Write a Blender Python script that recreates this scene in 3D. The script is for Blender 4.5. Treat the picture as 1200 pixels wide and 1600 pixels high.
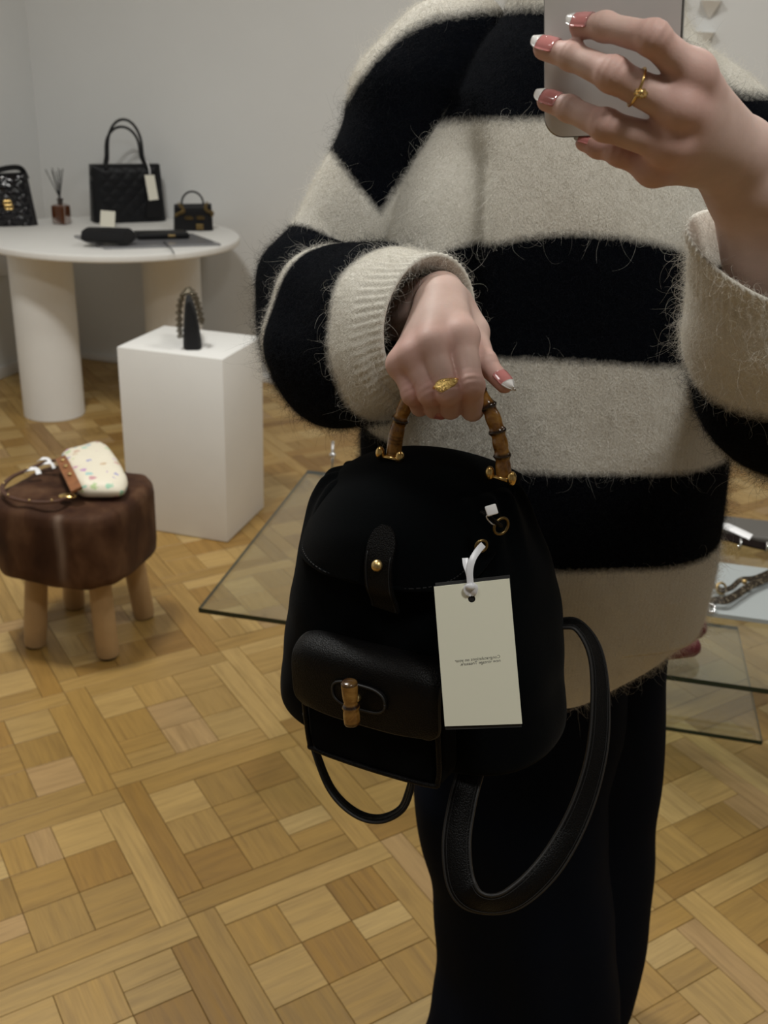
import bpy, bmesh, math, random
import numpy as np
from mathutils import Vector, Matrix
random.seed(7); rng = np.random.default_rng(7)
scn = bpy.context.scene
for o in list(bpy.data.objects): bpy.data.objects.remove(o)

# ------------------------------------------------------------------ camera
CAM_H = 1.40; FPX = 1576.0; PIT = 0.41325; ROL = -0.04198
fwd = np.array([0, math.cos(PIT), -math.sin(PIT)]); _r = np.array([1.0, 0, 0]); _d = np.cross(fwd, _r)
RT = math.cos(ROL)*_r + math.sin(ROL)*_d; DN = -math.sin(ROL)*_r + math.cos(ROL)*_d
CAM = np.array([0, 0, CAM_H])
cam_data = bpy.data.cameras.new('camera'); cam = bpy.data.objects.new('camera', cam_data)
scn.collection.objects.link(cam)
cam_data.sensor_fit = 'HORIZONTAL'; cam_data.sensor_width = 36.0
cam_data.lens = FPX/1200*36.0; cam_data.clip_start = 0.02
m = Matrix((RT.tolist(), (-DN).tolist(), (-fwd).tolist())).transposed().to_4x4()
m.translation = Vector(CAM); cam.matrix_world = m
cam_data.dof.use_dof = True; cam_data.dof.focus_distance = 0.72; cam_data.dof.aperture_fstop = 17.0
scn.camera = cam
# ------------------------------------------------------------------ world, lamps, exposure
wd = bpy.data.worlds.new('world'); scn.world = wd; wd.use_nodes = True
wd.node_tree.nodes['Background'].inputs[0].default_value = (0.9, 0.95, 1.0, 1)
wd.node_tree.nodes['Background'].inputs[1].default_value = 0.02
def area(name, loc, size, power, col=(1, .995, .957), aim=None):
    L = bpy.data.lights.new(name, 'AREA'); L.shape = 'RECTANGLE'; L.size, L.size_y = size
    L.energy = power; L.color = col
    o = bpy.data.objects.new(name, L); scn.collection.objects.link(o); o.location = loc
    if aim is not None:
        o.rotation_euler = (Vector(aim)-Vector(loc)).to_track_quat('-Z', 'Y').to_euler()
    o.visible_camera = True
    return o
area('ceiling_lamp', (-0.9, 2.0, 3.0), (0.35, 0.35), 42)
area('ceiling_lamp', (0.9, 2.4, 3.0), (0.4, 0.4), 20)
area('ceiling_lamp', (-0.9, 0.2, 3.0), (0.4, 0.4), 6)
area('ceiling_lamp', (0.6, -0.1, 3.0), (0.4, 0.4), 23)
area('ceiling_lamp', (2.6, 1.6, 3.0), (0.4, 0.4), 9)
scn.view_settings.view_transform = 'Standard'; scn.view_settings.look = 'None'
scn.view_settings.exposure = 0.04; scn.view_settings.gamma = 1.0; scn.view_settings.use_curve_mapping = False

# ------------------------------------------------------------------ helpers: geometry from measured points
def ray(x, y): return RT*(x-600)/FPX + DN*(y-800)/FPX + fwd
def W(x, y, D): return CAM + ray(x, y)*D
def Wz(x, y, z):
    d = ray(x, y); return CAM + d*((z-CAM_H)/d[2])
def Wy(x, y, Y):
    d = ray(x, y); return CAM + d*(Y/d[1])
def px(P):
    q = np.asarray(P)-CAM; z = q@fwd
    return 600+FPX*(q@RT)/z, 800+FPX*(q@DN)/z, z
def nrm(v):
    v = np.asarray(v, float); return v/(np.linalg.norm(v)+1e-12)
V3 = lambda *a: np.array(a, float)

def link(o): scn.collection.objects.link(o); return o
def tag(o, label=None, cat=None, group=None, kind=None):
    if label: o['label'] = label
    if cat: o['category'] = cat
    if group: o['group'] = group
    if kind: o['kind'] = kind
    return o
def thing(name, label, cat, loc, group=None):
    o = bpy.data.objects.new(name, None); o.empty_display_size = .03
    link(o); o.location = tuple(loc); return tag(o, label, cat, group)
def root_loc(p):
    L = np.zeros(3)
    while p is not None: L = L + np.array(p.location); p = p.parent
    return L
def mk(name, verts, faces, mat, parent=None, smooth=True, loc=None, sharp=None):
    """one mesh object from world-space vertices"""
    verts = np.asarray(verts, float)
    off = root_loc(parent)
    if parent is None and loc is None:
        loc = (verts.min(0)+verts.max(0))/2; loc[2] = verts[:, 2].min()
    L = np.zeros(3) if loc is None else np.asarray(loc, float)-off
    me = bpy.data.meshes.new(name); me.from_pydata((verts-off-L).tolist(), [], [tuple(map(int, f)) for f in faces])
    me.update()
    if smooth:
        me.polygons.foreach_set('use_smooth', [True]*len(me.polygons))
        if sharp is not None: me.set_sharp_from_angle(angle=math.radians(sharp))
    o = bpy.data.objects.new(name, me); link(o)
    if mat is not None:
        for mm in (mat if isinstance(mat, (list, tuple)) else [mat]): me.materials.append(mm)
    o.location = tuple(L)
    if parent is not None: o.parent = parent
    return o
def attr(o, name, vals, typ='FLOAT'):
    a = o.data.attributes.new(name, typ, 'POINT')
    a.data.foreach_set('value' if typ == 'FLOAT' else 'vector' if typ == 'FLOAT_VECTOR' else 'color', np.asarray(vals, np.float32).ravel())
class B:
    """collects pieces into one mesh"""
    def __init__(s): s.v = []; s.f = []
    def add(s, v, f):
        n = len(s.v); s.v += [tuple(map(float, p)) for p in v]; s.f += [tuple(int(i)+n for i in q) for q in f]; return s
    def obj(s, name, mat, parent=None, smooth=True, sharp=35, **k): return mk(name, s.v, s.f, mat, parent, smooth, sharp=sharp, **k)
def bm_out(bm):
    bm.verts.index_update(); v = [tuple(x.co) for x in bm.verts]; f = [[q.index for q in p.verts] for p in bm.faces]; bm.free(); return np.array(v), f
def box(c, half, ax=None, bev=0.0, seg=2):
    """bevelled box; ax = 3x3 rows of axes"""
    bm = bmesh.new(); bmesh.ops.create_cube(bm, size=2)
    for v in bm.verts: v.co = Vector((v.co.x*half[0], v.co.y*half[1], v.co.z*half[2]))
    if bev > 0: bmesh.ops.bevel(bm, geom=list(bm.edges), offset=bev, segments=seg, profile=.5, affect='EDGES')
    v, f = bm_out(bm)
    if ax is not None: v = v@np.asarray(ax, float)
    return v+np.asarray(c, float), f
def grid_faces(nr, nc, closed=True):
    f = []
    for i in range(nr-1):
        for j in range(nc if closed else nc-1):
            k = (j+1) % nc
            f.append((i*nc+j, i*nc+k, (i+1)*nc+k, (i+1)*nc+j))
    return f
def loft(rings, closed=True, cap0=True, cap1=True):
    nr, nc = len(rings), len(rings[0]); v = np.concatenate([np.asarray(r, float) for r in rings]); f = grid_faces(nr, nc, closed)
    if closed and cap0: f.append(tuple(range(nc-1, -1, -1)))
    if closed and cap1: f.append(tuple((nr-1)*nc+i for i in range(nc)))
    return v, f
def spline(pts, n):
    """Catmull-Rom through points (any dimension), n samples"""
    P = np.asarray(pts, float); P = np.vstack([2*P[0]-P[1], P, 2*P[-1]-P[-2]]); m = len(P)-3
    t = np.linspace(0, m-1e-9, n); i = t.astype(int); u = (t-i)[:, None]
    a, b, c, d = P[i], P[i+1], P[i+2], P[i+3]
    return .5*((2*b)+(c-a)*u+(2*a-5*b+4*c-d)*u*u+(-a+3*b-3*c+d)*u**3)
def frames(path, up):
    """tangent, side, up along a path; up is a vector or one per point"""
    T = np.gradient(path, axis=0); T /= np.linalg.norm(T, axis=1)[:, None]+1e-12
    U = np.broadcast_to(np.asarray(up, float), path.shape)
    S = np.cross(T, U); S /= np.linalg.norm(S, axis=1)[:, None]+1e-12
    return T, S, np.cross(S, T)
def ptube(path, radii, n=12):
    """round tube with parallel-transported frame"""
    path = np.asarray(path, float); T = np.gradient(path, axis=0); T /= np.linalg.norm(T, axis=1)[:, None]+1e-12
    u = np.cross(T[0], [0, 0, 1.0]);
    if np.linalg.norm(u) < .1: u = np.cross(T[0], [0, 1.0, 0])
    u = nrm(u); radii = np.broadcast_to(np.asarray(radii, float), (len(path),)); rings = []
    a = np.linspace(0, 2*np.pi, n, endpoint=False)
    for p, t, r in zip(path, T, radii):
        u = nrm(u-t*(u@t)); w = np.cross(t, u)
        rings.append(p+r*(np.cos(a)[:, None]*u+np.sin(a)[:, None]*w))
    return loft(rings)
def strip(path, up, w, t, n_cs=8):
    """leather strap: rounded rectangular section, w along 'side', t along up"""
    T, S, U = frames(path, up); rings = []
    prof = [(-1, -.5), (-1, .5), (-.9, 1), (.9, 1), (1, .5), (1, -.5), (.9, -1), (-.9, -1)]
    w = np.broadcast_to(np.asarray(w, float), (len(path),))
    for p, s, u, ww in zip(path, S, U, w): rings.append([p+s*a*ww/2+u*b*t/2 for a, b in prof])
    return loft(rings)
def lathe(profile, c, n=32, ax=(0, 0, 1)):
    ax = nrm(ax); e = nrm(np.cross(ax, [0, 1, 0.1])); g = np.cross(ax, e); a = np.linspace(0, 2*np.pi, n, endpoint=False)
    return loft([np.asarray(c)+ax*z+r*(np.cos(a)[:, None]*e+np.sin(a)[:, None]*g) for r, z in profile])
def ball(c, r, n=14, m=9):
    r = np.broadcast_to(np.asarray(r, float), (3,)); t = np.linspace(.08, np.pi-.08, m); a = np.linspace(0, 2*np.pi, n, endpoint=False)
    return loft([np.asarray(c)+np.stack([np.cos(a)*np.sin(x), np.sin(a)*np.sin(x), np.full(n, -np.cos(x))], 1)*r for x in t])
def torus(c, ax, R, r, n=28, m=8, e=None):
    ax = nrm(ax); e = nrm(np.cross(ax, [0.13, .2, 1])) if e is None else nrm(e); g = np.cross(ax, e); v = []
    for i in range(n):
        a = 2*np.pi*i/n; d = np.cos(a)*e+np.sin(a)*g
        for j in range(m):
            b = 2*np.pi*j/m; v.append(np.asarray(c)+d*(R+r*np.cos(b))+ax*r*np.sin(b))
    f = [(i*m+j, ((i+1) % n)*m+j, ((i+1) % n)*m+(j+1) % m, i*m+(j+1) % m) for i in range(n) for j in range(m)]
    return v, f
_nk = rng.normal(size=(24, 3)); _np = rng.uniform(0, 6.28, 24)
def wob(P, scale, oct=3):
    """smooth pseudo-noise in about -1..1"""
    P = np.asarray(P, float)/scale; r = 0
    for o in range(oct):
        for k in range(8): r = r+np.sin(P@_nk[o*8+k]*1.7*(2**o)+_np[o*8+k])/(2.6*2**o)
    return r/1.6
# ---------------------------------------------- signed-distance bodies meshed by surface nets
def surface_nets(F, org, h):
    nx, ny, nz = F.shape; s = F < 0
    cs = [(a, b, c) for a in (0, 1) for b in (0, 1) for c in (0, 1)]
    cnt = sum(s[a:nx-1+a, b:ny-1+b, c:nz-1+c].astype(np.int8) for a, b, c in cs)
    act = np.argwhere((cnt > 0) & (cnt < 8)); idx = np.full((nx-1, ny-1, nz-1), -1, np.int64); idx[tuple(act.T)] = np.arange(len(act))
    val = np.stack([F[act[:, 0]+a, act[:, 1]+b, act[:, 2]+c] for a, b, c in cs], 1); cc = np.array(cs, float)
    acc = np.zeros((len(act), 3)); num = np.zeros(len(act))
    for i in range(8):
        for j in range(i+1, 8):
            if abs(cc[i]-cc[j]).sum() != 1: continue
            fa, fb = val[:, i], val[:, j]; mk_ = (fa < 0) != (fb < 0); t = np.where(mk_, fa/np.where(mk_, fa-fb, 1), 0)
            acc += mk_[:, None]*(cc[i]+t[:, None]*(cc[j]-cc[i])); num += mk_
    V = np.asarray(org)+h*(act+acc/num[:, None]); Q = []
    for ax in range(3):
        o1, o2 = [(1, 2), (2, 0), (0, 1)][ax]
        sl0 = [slice(None)]*3; sl1 = [slice(None)]*3; sl0[ax] = slice(0, -1); sl1[ax] = slice(1, None)
        e = np.argwhere(s[tuple(sl0)] != s[tuple(sl1)]); e = e[(e[:, o1] > 0) & (e[:, o2] > 0) & (e[:, o1] < F.shape[o1]-1) & (e[:, o2] < F.shape[o2]-1)]
        def cell(d1, d2):
            c = e.copy(); c[:, o1] -= d1; c[:, o2] -= d2; return idx[tuple(c.T)]
        q = np.stack([cell(1, 1), cell(0, 1), cell(0, 0), cell(1, 0)], 1); inside = s[tuple(e.T)]
        q[~inside] = q[~inside][:, ::-1]; Q.append(q)
    return V, np.concatenate(Q)
class SDF:
    def __init__(s, lo, hi, h):
        s.h = h; s.lo = np.asarray(lo, float); n = np.ceil((np.asarray(hi)-s.lo)/h).astype(int)+1
        s.ax = [s.lo[i]+h*np.arange(n[i]) for i in range(3)]; s.F = np.full(n, .05, np.float32)
    def _box(s, lo, hi):
        r = []
        for i in range(3):
            a = np.searchsorted(s.ax[i], lo[i]); b = np.searchsorted(s.ax[i], hi[i]); r.append(slice(a, max(a+1, b)))
        return tuple(r)
    def _merge(s, sl, d, k):
        f = s.F[sl]
        if k <= 0: s.F[sl] = np.minimum(f, d); return
        hh = np.clip(.5+.5*(f-d)/k, 0, 1); s.F[sl] = f*(1-hh)+d*hh-k*hh*(1-hh)
    def cone(s, a, b, r1, r2, k=.004, flat=None):
        a = np.asarray(a, float); b = np.asarray(b, float); m = max(r1, r2)+.022+k
        sl = s._box(np.minimum(a, b)-m, np.maximum(a, b)+m); X, Y, Z = np.meshgrid(*[s.ax[i][sl[i]] for i in range(3)], indexing='ij')
        d = b-a; L = d@d+1e-12; h = np.clip(((X-a[0])*d[0]+(Y-a[1])*d[1]+(Z-a[2])*d[2])/L, 0, 1)
        dx, dy, dz = X-a[0]-h*d[0], Y-a[1]-h*d[1], Z-a[2]-h*d[2]
        if flat is not None:                      # squash along a direction
            n, q = flat; n = nrm(n); t = dx*n[0]+dy*n[1]+dz*n[2]; e = t*(1/q-1); dx, dy, dz = dx+n[0]*e, dy+n[1]*e, dz+n[2]*e
        s._merge(sl, (np.sqrt(dx*dx+dy*dy+dz*dz)-(r1+h*(r2-r1))).astype(np.float32), k); return s
    def ball(s, c, r, k=.004): return s.cone(c, np.asarray(c)+1e-5, r, r, k)
    def chain(s, pts, rad, k=.003):
        for i in range(len(pts)-1): s.cone(pts[i], pts[i+1], rad[i], rad[i+1], k)
        return s
    def union(s, o, k=.002):
        hh = np.clip(.5+.5*(s.F-o.F)/k, 0, 1); s.F = s.F*(1-hh)+o.F*hh-k*hh*(1-hh); return s
    def mesh(s): return surface_nets(s.F, s.lo, s.h)

# ------------------------------------------------------------------ materials
class N:
    """small node-tree writer"""
    def __init__(s, name):
        s.m = bpy.data.materials.new(name); s.m.use_nodes = True; s.t = s.m.node_tree; s.b = s.t.nodes['Principled BSDF']; s.out = s.t.nodes['Material Output']
    def n(s, typ, ins=None, **kw):
        nd = s.t.nodes.new(typ)
        for k, v in kw.items(): setattr(nd, k, v)
        for k, v in (ins or {}).items(): s.set(nd, k, v)
        return nd
    def set(s, nd, k, v):
        sock = nd.inputs[k]
        if isinstance(v, bpy.types.NodeSocket): s.t.links.new(v, sock)
        elif isinstance(v, bpy.types.Node): s.t.links.new(v.outputs[0], sock)
        else: sock.default_value = v
    def math(s, op, a, b=0.0, c=0.0): return s.n('ShaderNodeMath', {0: a, 1: b, 2: c}, operation=op).outputs[0]
    def mix(s, fac, a, b, mode='MIX'):
        nd = s.n('ShaderNodeMix', data_type='RGBA', blend_type=mode); s.set(nd, 0, fac); s.set(nd, 6, a); s.set(nd, 7, b); return nd.outputs[2]
    def noise(s, vec, scale, detail=4, rough=.55, dist=0.0):
        nd = s.n('ShaderNodeTexNoise', {'Scale': scale, 'Detail': detail, 'Roughness': rough, 'Distortion': dist})
        if vec is not None: s.set(nd, 'Vector', vec)
        return nd.outputs[0]
    def obj(s): return s.n('ShaderNodeTexCoord').outputs['Object']
    def attr(s, name): return s.n('ShaderNodeAttribute', attribute_name=name)
    def ramp(s, fac, stops, interp='LINEAR'):
        nd = s.n('ShaderNodeValToRGB'); nd.color_ramp.interpolation = interp; el = nd.color_ramp.elements
        while len(el) < len(stops): el.new(.5)
        for e, (p, c) in zip(el, stops): e.position = p; e.color = c if len(c) == 4 else (*c, 1)
        s.set(nd, 0, fac); return nd.outputs[0]
    def bump(s, h, strength=.2, dist=.001):
        nd = s.n('ShaderNodeBump', {'Strength': strength, 'Distance': dist, 'Height': h}); s.set(s.b, 'Normal', nd.outputs[0]); return nd
    def p(s, **kw):
        for k, v in kw.items(): s.set(s.b, k.replace('_', ' '), v)
        return s.m
def C(r, g, b): return (r, g, b, 1)
def simple(name, col, rough=.5, metal=0.0, noise=0.0, nscale=40, bump=0.0, bscale=200, **kw):
    n = N(name); c = col
    if noise > 0:
        f = n.noise(n.obj(), nscale); lo = tuple(x*(1-noise) for x in col[:3]); hi = tuple(min(1, x*(1+noise)) for x in col[:3])
        c = n.ramp(f, [(.3, lo), (.7, hi)])
    if bump > 0: n.bump(n.noise(n.obj(), bscale), bump)
    n.p(**{'Base_Color': c, 'Roughness': rough, 'Metallic': metal}, **kw); return n.m

# ================================================================== setting
def wood_mat(name, pieces):
    n = N(name)
    if pieces:
        oi = n.n('ShaderNodeObjectInfo'); base = oi.outputs['Color']
        off = n.n('ShaderNodeVectorMath', {0: oi.outputs['Random'], 1: (37.0, 91.0, 13.0)}, operation='MULTIPLY').outputs[0]
        vec = n.n('ShaderNodeVectorMath', {0: n.obj(), 1: off}, operation='ADD').outputs[0]
    else:
        base = n.attr('tone').outputs['Color']; vec = n.attr('grain').outputs['Vector']
    st = n.n('ShaderNodeMapping', {'Vector': vec, 'Scale': (5.0, 70.0, 20.0)}).outputs[0]
    st2 = n.n('ShaderNodeMapping', {'Vector': vec, 'Scale': (14.0, 420.0, 40.0)}).outputs[0]
    g1 = n.noise(st, 1.0, 4, .6, .6); g2 = n.noise(st2, 1.0, 2, .6)
    knots = n.n('ShaderNodeTexVoronoi', {'Vector': n.n('ShaderNodeMapping', {'Vector': vec, 'Scale': (5.0, 7.0, 1.0)}).outputs[0], 'Scale': 1.0}).outputs[0]
    f1 = n.ramp(g1, [(.28, (.76, .73, .68)), (.5, (.98, .97, .95)), (.75, (1.10, 1.09, 1.08))])
    f2 = n.ramp(g2, [(.3, (.86, .85, .83)), (.6, (1.03, 1.03, 1.03))])
    fk = n.ramp(knots, [(.015, (.38, .3, .22)), (.05, (1, 1, 1))])
    c = n.mix(1.0, n.mix(1.0, n.mix(1.0, base, f1, 'MULTIPLY'), f2, 'MULTIPLY'), fk, 'MULTIPLY')
    n.bump(g2, .06, .0006)
    return n.p(Base_Color=c, Roughness=n.ramp(g1, [(.3, (.42, .42, .42)), (.7, (.30, .30, .30))]))
M_wood = wood_mat('oak_piece', True); M_wood_far = wood_mat('oak_far', False)
M_gap = simple('floor_gap', C(.12, .072, .030), .8)
def plaster(name, col, rough=.85, amt=.05):
    n = N(name); o = n.obj(); f = n.noise(o, 3.0, 5, .6); f2 = n.noise(o, 14.0, 4, .6)
    c = n.ramp(f, [(.3, tuple(x*(1-amt) for x in col)), (.7, tuple(min(1, x*(1+amt)) for x in col))])
    n.bump(f2, .10, .004)
    return n.p(Base_Color=c, Roughness=rough)
M_wall = plaster('wall_paint', (.70, .705, .695), .8, .015); M_wall_far = plaster('wall_paint_low_bounce', (.30, .295, .285), .8, .015); M_base = simple('baseboard_paint', C(.68, .66, .63), .5)  # paint of the unseen right and front walls darkened to cut bounced light
M_ceil = simple('ceiling_paint', C(.55, .545, .53), .9)

TH = math.radians(-16.4); tw = V3(math.cos(TH), math.sin(TH), 0); nw = V3(tw[1], -tw[0], 0)   # along the back wall; into the room
K = V3(-1.70, 5.02, 0); RW, RD, RH = 5.3, 6.8, 3.05
def room(u, v, z=0.0): return K+tw*u+nw*v+V3(0, 0, z)
AXR = [tw, nw, V3(0, 0, 1)]
def wall(name, u, v, hu, hv, mat=M_wall, z0=0.0, z1=RH):
    o = mk(name, *box(room(u, v, (z0+z1)/2), (hu, hv, (z1-z0)/2), AXR), mat, smooth=False); return tag(o, kind='structure')
wall('wall_back', RW/2, -.06, RW/2+.12, .06); wall('wall_left', -.06, RD/2, .06, RD/2)
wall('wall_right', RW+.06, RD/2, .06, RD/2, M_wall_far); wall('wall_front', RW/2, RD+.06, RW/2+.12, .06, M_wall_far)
tag(mk('ceiling', *box(room(RW/2, RD/2, RH+.05), (RW/2+.12, RD/2+.12, .05), AXR), M_ceil, smooth=False), kind='structure')
def board(name, u, v, hu, hv, h):
    v_, f_ = box(room(u, v, h/2), (hu, hv, h/2), AXR, .004, 2); return tag(mk(name, v_, f_, M_base, smooth=True, sharp=40), kind='structure')
board('baseboard_left', .009, RD/2, .009, RD/2-.01, .055); board('baseboard_back', RW/2, .008, RW/2-.02, .008, .03)

# ---- parquet: pinwheel panels, four border planks round nine blocks
PS = .28696934*1.4; PG = V3(-.38236235*1.4, 1.21055055*1.4, 0); a_ = .56502605
E1 = V3(math.cos(a_), math.sin(a_), 0); E2 = V3(math.sin(a_), -math.cos(a_), 0)
floor = mk('floor', *box(room(RW/2, RD/2, -.0545), (RW/2+.12, RD/2+.12, .05), AXR), M_gap, smooth=False); tag(floor, kind='structure')
GAP, BEV, TK = .0005, .0007, .0045
def plank_mesh(L, Wd):
    x, y = L/2-GAP, Wd/2-GAP; b = BEV
    v = [(-x, -y, -TK), (x, -y, -TK), (x, y, -TK), (-x, y, -TK), (-x, -y, -b), (x, -y, -b), (x, y, -b), (-x, y, -b), (-x+b, -y+b, 0), (x-b, -y+b, 0), (x-b, y-b, 0), (-x+b, y-b, 0)]
    f = [(0, 3, 2, 1), (8, 9, 10, 11)]
    for k in range(2):
        for i in range(4): f.append((4*k+i, 4*k+(i+1) % 4, 4*k+4+(i+1) % 4, 4*k+4+i))
    return v, f
_pm = {}
def plank_data(L, Wd):
    k = (round(L, 4), round(Wd, 4))
    if k not in _pm:
        me = bpy.data.meshes.new('plank'); v, f = plank_mesh(L, Wd); me.from_pydata(v, [], f); me.materials.append(M_wood); _pm[k] = me
    return _pm[k]
TONES = [(.43, .285, .108), (.39, .25, .086), (.49, .34, .145), (.35, .21, .064), (.55, .40, .19), (.47, .32, .165), (.29, .165, .046)]
def tone(light):  # paler mix favours E1 grain, painting its directional reflection into the colour
    w = np.array([3, 2.2, 3, .9, 2.5, .5, .15]) if light else np.array([2.4, 3, 1.2, 2.4, .4, .4, .5])
    c = np.array(TONES[rng.choice(7, p=w/w.sum())])*rng.uniform(.80, .94)*np.array([1.03, .98, .84]); return c
pieces = []      # (a, b, along(0=E1,1=E2), L, W, tone)
for i in range(-12, 13):
    for j in range(-14, 14):
        c0 = PG+PS*((i+.5)*E1+(j+.5)*E2); q = c0-K; u, v = q@tw, q@nw
        if not (-.35 < u < RW+.35 and -.35 < v < RD+.35): continue
        def put(a, b, al, L, Wd, tn):
            P = PG+PS*((i+a)*E1+(j+b)*E2); uu, vv = (P-K)@tw, (P-K)@nw
            if -.05 < uu < RW+.05 and -.05 < vv < RD+.05: pieces.append((P, al, L*PS, Wd*PS, tn))
        w = .125
        put(w/2, (1-w)/2, 1, 1-w, w, tone(False)); put((1-w)/2, 1-w/2, 0, 1-w, w, tone(rng.random() < .6))
        put(1-w/2, (1+w)/2, 1, 1-w, w, tone(rng.random() < .25)); put((1+w)/2, w/2, 0, 1-w, w, tone(rng.random() < .7))
        par = 0 if (i, j) == (0, 0) else 1 if (i, j) == (0, 1) else int(rng.random() < .5)
        for p in range(3):
            for q_ in range(3):
                light = (p+q_) % 2 == par; al = 0 if light else 1
                a, b = w+.25*(p+.5), w+.25*(q_+.5)
                if rng.random() < .14:
                    for s in (-1, 1):
                        put(a+(s*.0625 if al else 0), b+(0 if al else s*.0625), al, .25, .125, tone(light))
                else: put(a, b, al, .25, .25, tone(light))
def score(P):
    x, y, z = px(P)
    if z < .3 or not (-60 < x < 1260 and 380 < y < 1680): return 0
    if 700 < x < 930 and y > 800: return 0.001
    if 470 < x < 700 and 640 < y < 1180: return 0.001
    return 1/z
pieces.sort(key=lambda p: -score(p[0]))
NP_ = 300
for P, al, L, Wd, tn in pieces[:NP_]:
    o = bpy.data.objects.new('plank', plank_data(L, Wd)); link(o); o.parent = floor
    o.location = tuple(P+V3(0, 0, rng.uniform(-.0004, .0001))-np.array(floor.location))
    e = E1 if al == 0 else E2; o.rotation_euler = (0, 0, math.atan2(e[1], e[0])); o.color = (*tn, 1)
vv, ff, tt, gg = [], [], [], []
for P, al, L, Wd, tn in pieces[NP_:]:
    v, f = plank_mesh(L, Wd); v = np.array(v); e = E1 if al == 0 else E2; g = np.cross([0, 0, 1.0], e); n0 = sum(len(x) for x in vv)
    vv.append(P+v[:, :1]*e+v[:, 1:2]*g+v[:, 2:]*V3(0, 0, 1)+V3(0, 0, rng.uniform(-.0004, .0001))); ff += [tuple(i+n0 for i in q) for q in f]
    tt.append(np.tile([*tn, 1], (12, 1))); gg.append(v+rng.uniform(-40, 40, 3))
o = mk('plank', np.concatenate(vv), ff, M_wood_far, floor, smooth=False); o['kind'] = 'stuff'
attr(o, 'tone', np.concatenate(tt), 'FLOAT_COLOR'); attr(o, 'grain', np.concatenate(gg), 'FLOAT_VECTOR')

# ================================================================== materials of the furnishings
M_plinth = plaster('plinth_plaster', (.80, .79, .76), .7, .03)
M_black = simple('black_leather', C(.006, .006, .007), .48, bump=.25, bscale=900, **{'Specular_IOR_Level': .25})
M_patent = simple('black_patent', C(.004, .004, .006), .10)
M_quilt = simple('black_quilted_leather', C(.006, .0065, .008), .42, **{'Specular_IOR_Level': .25})
M_gold = simple('gold_metal', C(.75, .52, .20), .25, 1.0)
M_gold_old = simple('worn_gold_metal', C(.62, .45, .20), .38, 1.0, noise=.3, nscale=300)
M_chrome = simple('chrome_metal', C(.72, .73, .74), .12, 1.0)
M_card = simple('cream_card', C(.80, .77, .66), .8); M_white = simple('white_plastic', C(.85, .85, .86), .35)
M_amber = N('amber_glass'); M_amber = M_amber.p(Base_Color=C(.10, .028, .005), Roughness=.12, Transmission_Weight=.35, IOR=1.45)
M_reed = simple('black_reed', C(.02, .02, .02), .8)
M_smoke = simple('smoked_board', C(.22, .22, .23), .18)
M_velvet = simple('black_velvet', C(.006, .006, .007), .95)

def wallpt(x, y):
    d = ray(x, y); k = ((K-CAM)[:2]@nw[:2])/(d[:2]@nw[:2]); return CAM+d*k
# three wedge-shaped wall ornaments
for (x, y), lab in (((1056, 14), 'white wall wedge beside the phone, hanging nearest to it'), ((1110, 15), 'white wall wedge hanging farthest from the phone'), ((1099, 64), 'white wall wedge just above the fuzzy shoulder of the sweater')):
    p = wallpt(x, y); h, d, w = .030, .055, .038
    v = [p-tw*w+V3(0, 0, h), p+tw*w+V3(0, 0, h), p-V3(0, 0, h*1.2), p-tw*w*.9+V3(0, 0, h*.9)+nw*d, p+tw*w*.9+V3(0, 0, h*.9)+nw*d]
    o = mk('wall_wedge', v, [(0, 1, 4, 3), (3, 4, 2), (0, 3, 2), (1, 2, 4), (0, 2, 1)], M_plinth, smooth=False); tag(o, lab, 'wall decoration', 'white wedges on the back wall')
# small pale socket box low on the left wall
d = ray(2, 410); k = ((K-CAM)[:2]@tw[:2])/(d[:2]@tw[:2]); p = CAM+d*k
v, f = box(p+tw*.012+nw*.03, (.012, .05, .055), AXR, .004); o = mk('wall_box', v, f, M_white, sharp=40); tag(o, 'small pale plastic box low on the wall behind the round table', 'wall box')

# ---- round table on two thick columns
TZ = .73; TC = V3(-1.185, 4.30, 0); TR = .53
t = thing('round_table', 'white plastered round table on two thick cylindrical columns', 'table', (TC[0], TC[1], 0))
def disc(c, R, z0, z1, r, n=96):
    a = [(.0, z0), (R-r, z0)]+[(R-r+r*math.sin(q), z0+r-r*math.cos(q)) for q in (.5, 1.0, 1.57)]+[(R-r+r*math.cos(q), z1-r+r*math.sin(q)) for q in (0, .5, 1.0, 1.57)]
    return lathe([(max(x, .002), z) for x, z in a]+[(.002, z1)], c, n)
mk('tabletop', *disc(TC, TR, TZ-.03, TZ, .008), M_plinth, t, sharp=50)
for c in ((-1.426, 4.102), (-.97, 4.43)): mk('column', *lathe([(.125, .001), (.125, TZ-.031)], (c[0], c[1], 0), 64), M_plinth, t, sharp=50)

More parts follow.
